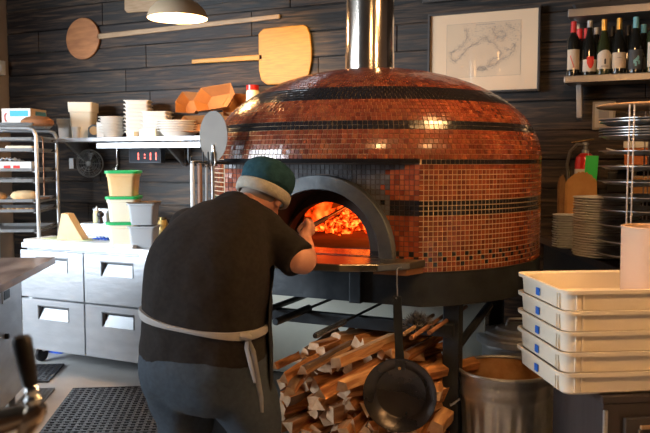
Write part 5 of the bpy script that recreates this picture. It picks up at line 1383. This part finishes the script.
# beanie
def cap_loops(r0, spec):
    return [[(r*math.cos(2*PI*k/40)*.90, r*math.sin(2*PI*k/40), z) for k in range(40)] for r, z in spec]
HB = HM @ Matrix.Rotation(R_(9),4,'Y')
m = MB(); m.loft(cap_loops(0,[(.116,.024),(.121,.05),(.121,.078),(.112,.108),(.092,.130),(.062,.145),(.028,.152),(.006,.154)]), T=HB); cr_ = m.obj('beanie', beanied, pn, smooth=True, autos=80)
dmm = cr_.modifiers.new('sub','SUBSURF'); dmm.levels = 1; dmm.render_levels = 1
dmm = cr_.modifiers.new('d','DISPLACE'); dmm.texture = tx; dmm.strength = .022
m = MB(); m.loft(cap_loops(0,[(.104,-.014),(.112,-.016),(.120,-.010),(.124,.008),(.123,.026),(.118,.032),(.110,.032)]), T=HB, cap0=False, cap1=False); m.obj('beanie_cuff', beaniel, cr_, smooth=True, autos=80)
m = MB(); ell(m, (0,-.012,-.012), (.081,.090,.050), HM); m.obj('hair', hairm, pn, smooth=True)
gl = MB()
for s in (-1,1):
    c_ = [H(s*.036+.024*math.cos(2*PI*k/20), .106, .004+.018*math.sin(2*PI*k/20)) for k in range(20)]; gl.tube(c_, .0016, 6, closed=True)
    gl.tube([H(s*.06,.104,.008), H(s*.086,.06,.008), H(s*.092,-.01,.0)], .0016, 6)
gl.tube([H(-.012,.108,.008), H(.012,.108,.008)], .0016, 6); gl.obj('glasses', M('glasses_frame', (.3,.3,.32), .25, .8), pn)
# tool in his hand
t = thing('fire_poker', 'long dark iron fire poker held by the cook inside the oven', 'poker', HP+HR)
gd = Vector((0,0,0))-hdir*.03+Vector((0,0,.0)); tipv = TIP-HR
MB().tube([gd, tipv*.35], .011, 12).obj('handle', M('tool_handle', (.05,.04,.035), .5), t, smooth=True)
MB().tube([tipv*.34, tipv], .008, 12).obj('shaft', blacks, t, smooth=True)
MB().box((0,0,0),(.05,.012,.05),T=Matrix.Translation(tipv)).obj('tool_head', blacks, t, bevel=.003)

# ------------------------------------------------------------------ lights
def area(name, loc, target, sx, sy, power, col):
    ld = bpy.data.lights.new(name, 'AREA'); ld.shape = 'RECTANGLE'; ld.size = sx; ld.size_y = sy; ld.energy = power; ld.color = col
    lo = bpy.data.objects.new(name, ld); C.objects.link(lo); lo.location = loc
    lo.rotation_euler = (Vector(target)-Vector(loc)).to_track_quat('-Z','Y').to_euler(); return lo
wl = area('window_daylight', (WXL-1.0, -.3, 2.0), (-3.9, 4.7, .95), 3.4, 2.2, 205, (.80,.90,1.0)); wl.data.spread = R_(95)
wl2 = area('window_skylight', (WXL-.2, (wy0+wy1)/2, (wz0+wz1)/2), (0, (wy0+wy1)/2, 1.6), wy1-wy0-.1, wz1-wz0-.1, 40, (.80,.90,1.0))
fl_ = bpy.data.lights.new('fire_light', 'POINT'); fl_.energy = 2.2; fl_.color = (1,.16,.02); fl_.shadow_soft_size = .09
fo = bpy.data.objects.new('fire_light', fl_); C.objects.link(fo); fo.location = OC+Vector((.05,.0,AZ0+.22))

wd_ = bpy.data.worlds.new('world'); scn.world = wd_; wd_.use_nodes = True
bg = wd_.node_tree.nodes['Background']; bg.inputs[0].default_value = (.75,.86,1,1); bg.inputs[1].default_value = .35

cam = bpy.data.cameras.new('camera'); co = bpy.data.objects.new('camera', cam); C.objects.link(co)
cam.sensor_width = 36; cam.lens = 36*FPX/650; co.location = (0,0,EYE); co.rotation_euler = (PI/2-PT, 0, YAW)
cam.clip_start = .05
cam.dof.use_dof = True; cam.dof.focus_distance = 3.4; cam.dof.aperture_fstop = 6.0
scn.camera = co
scn.view_settings.view_transform = 'Standard'; scn.view_settings.look = 'None'; scn.view_settings.exposure = 0.6; scn.view_settings.gamma = 1
scn.view_settings.use_curve_mapping = False
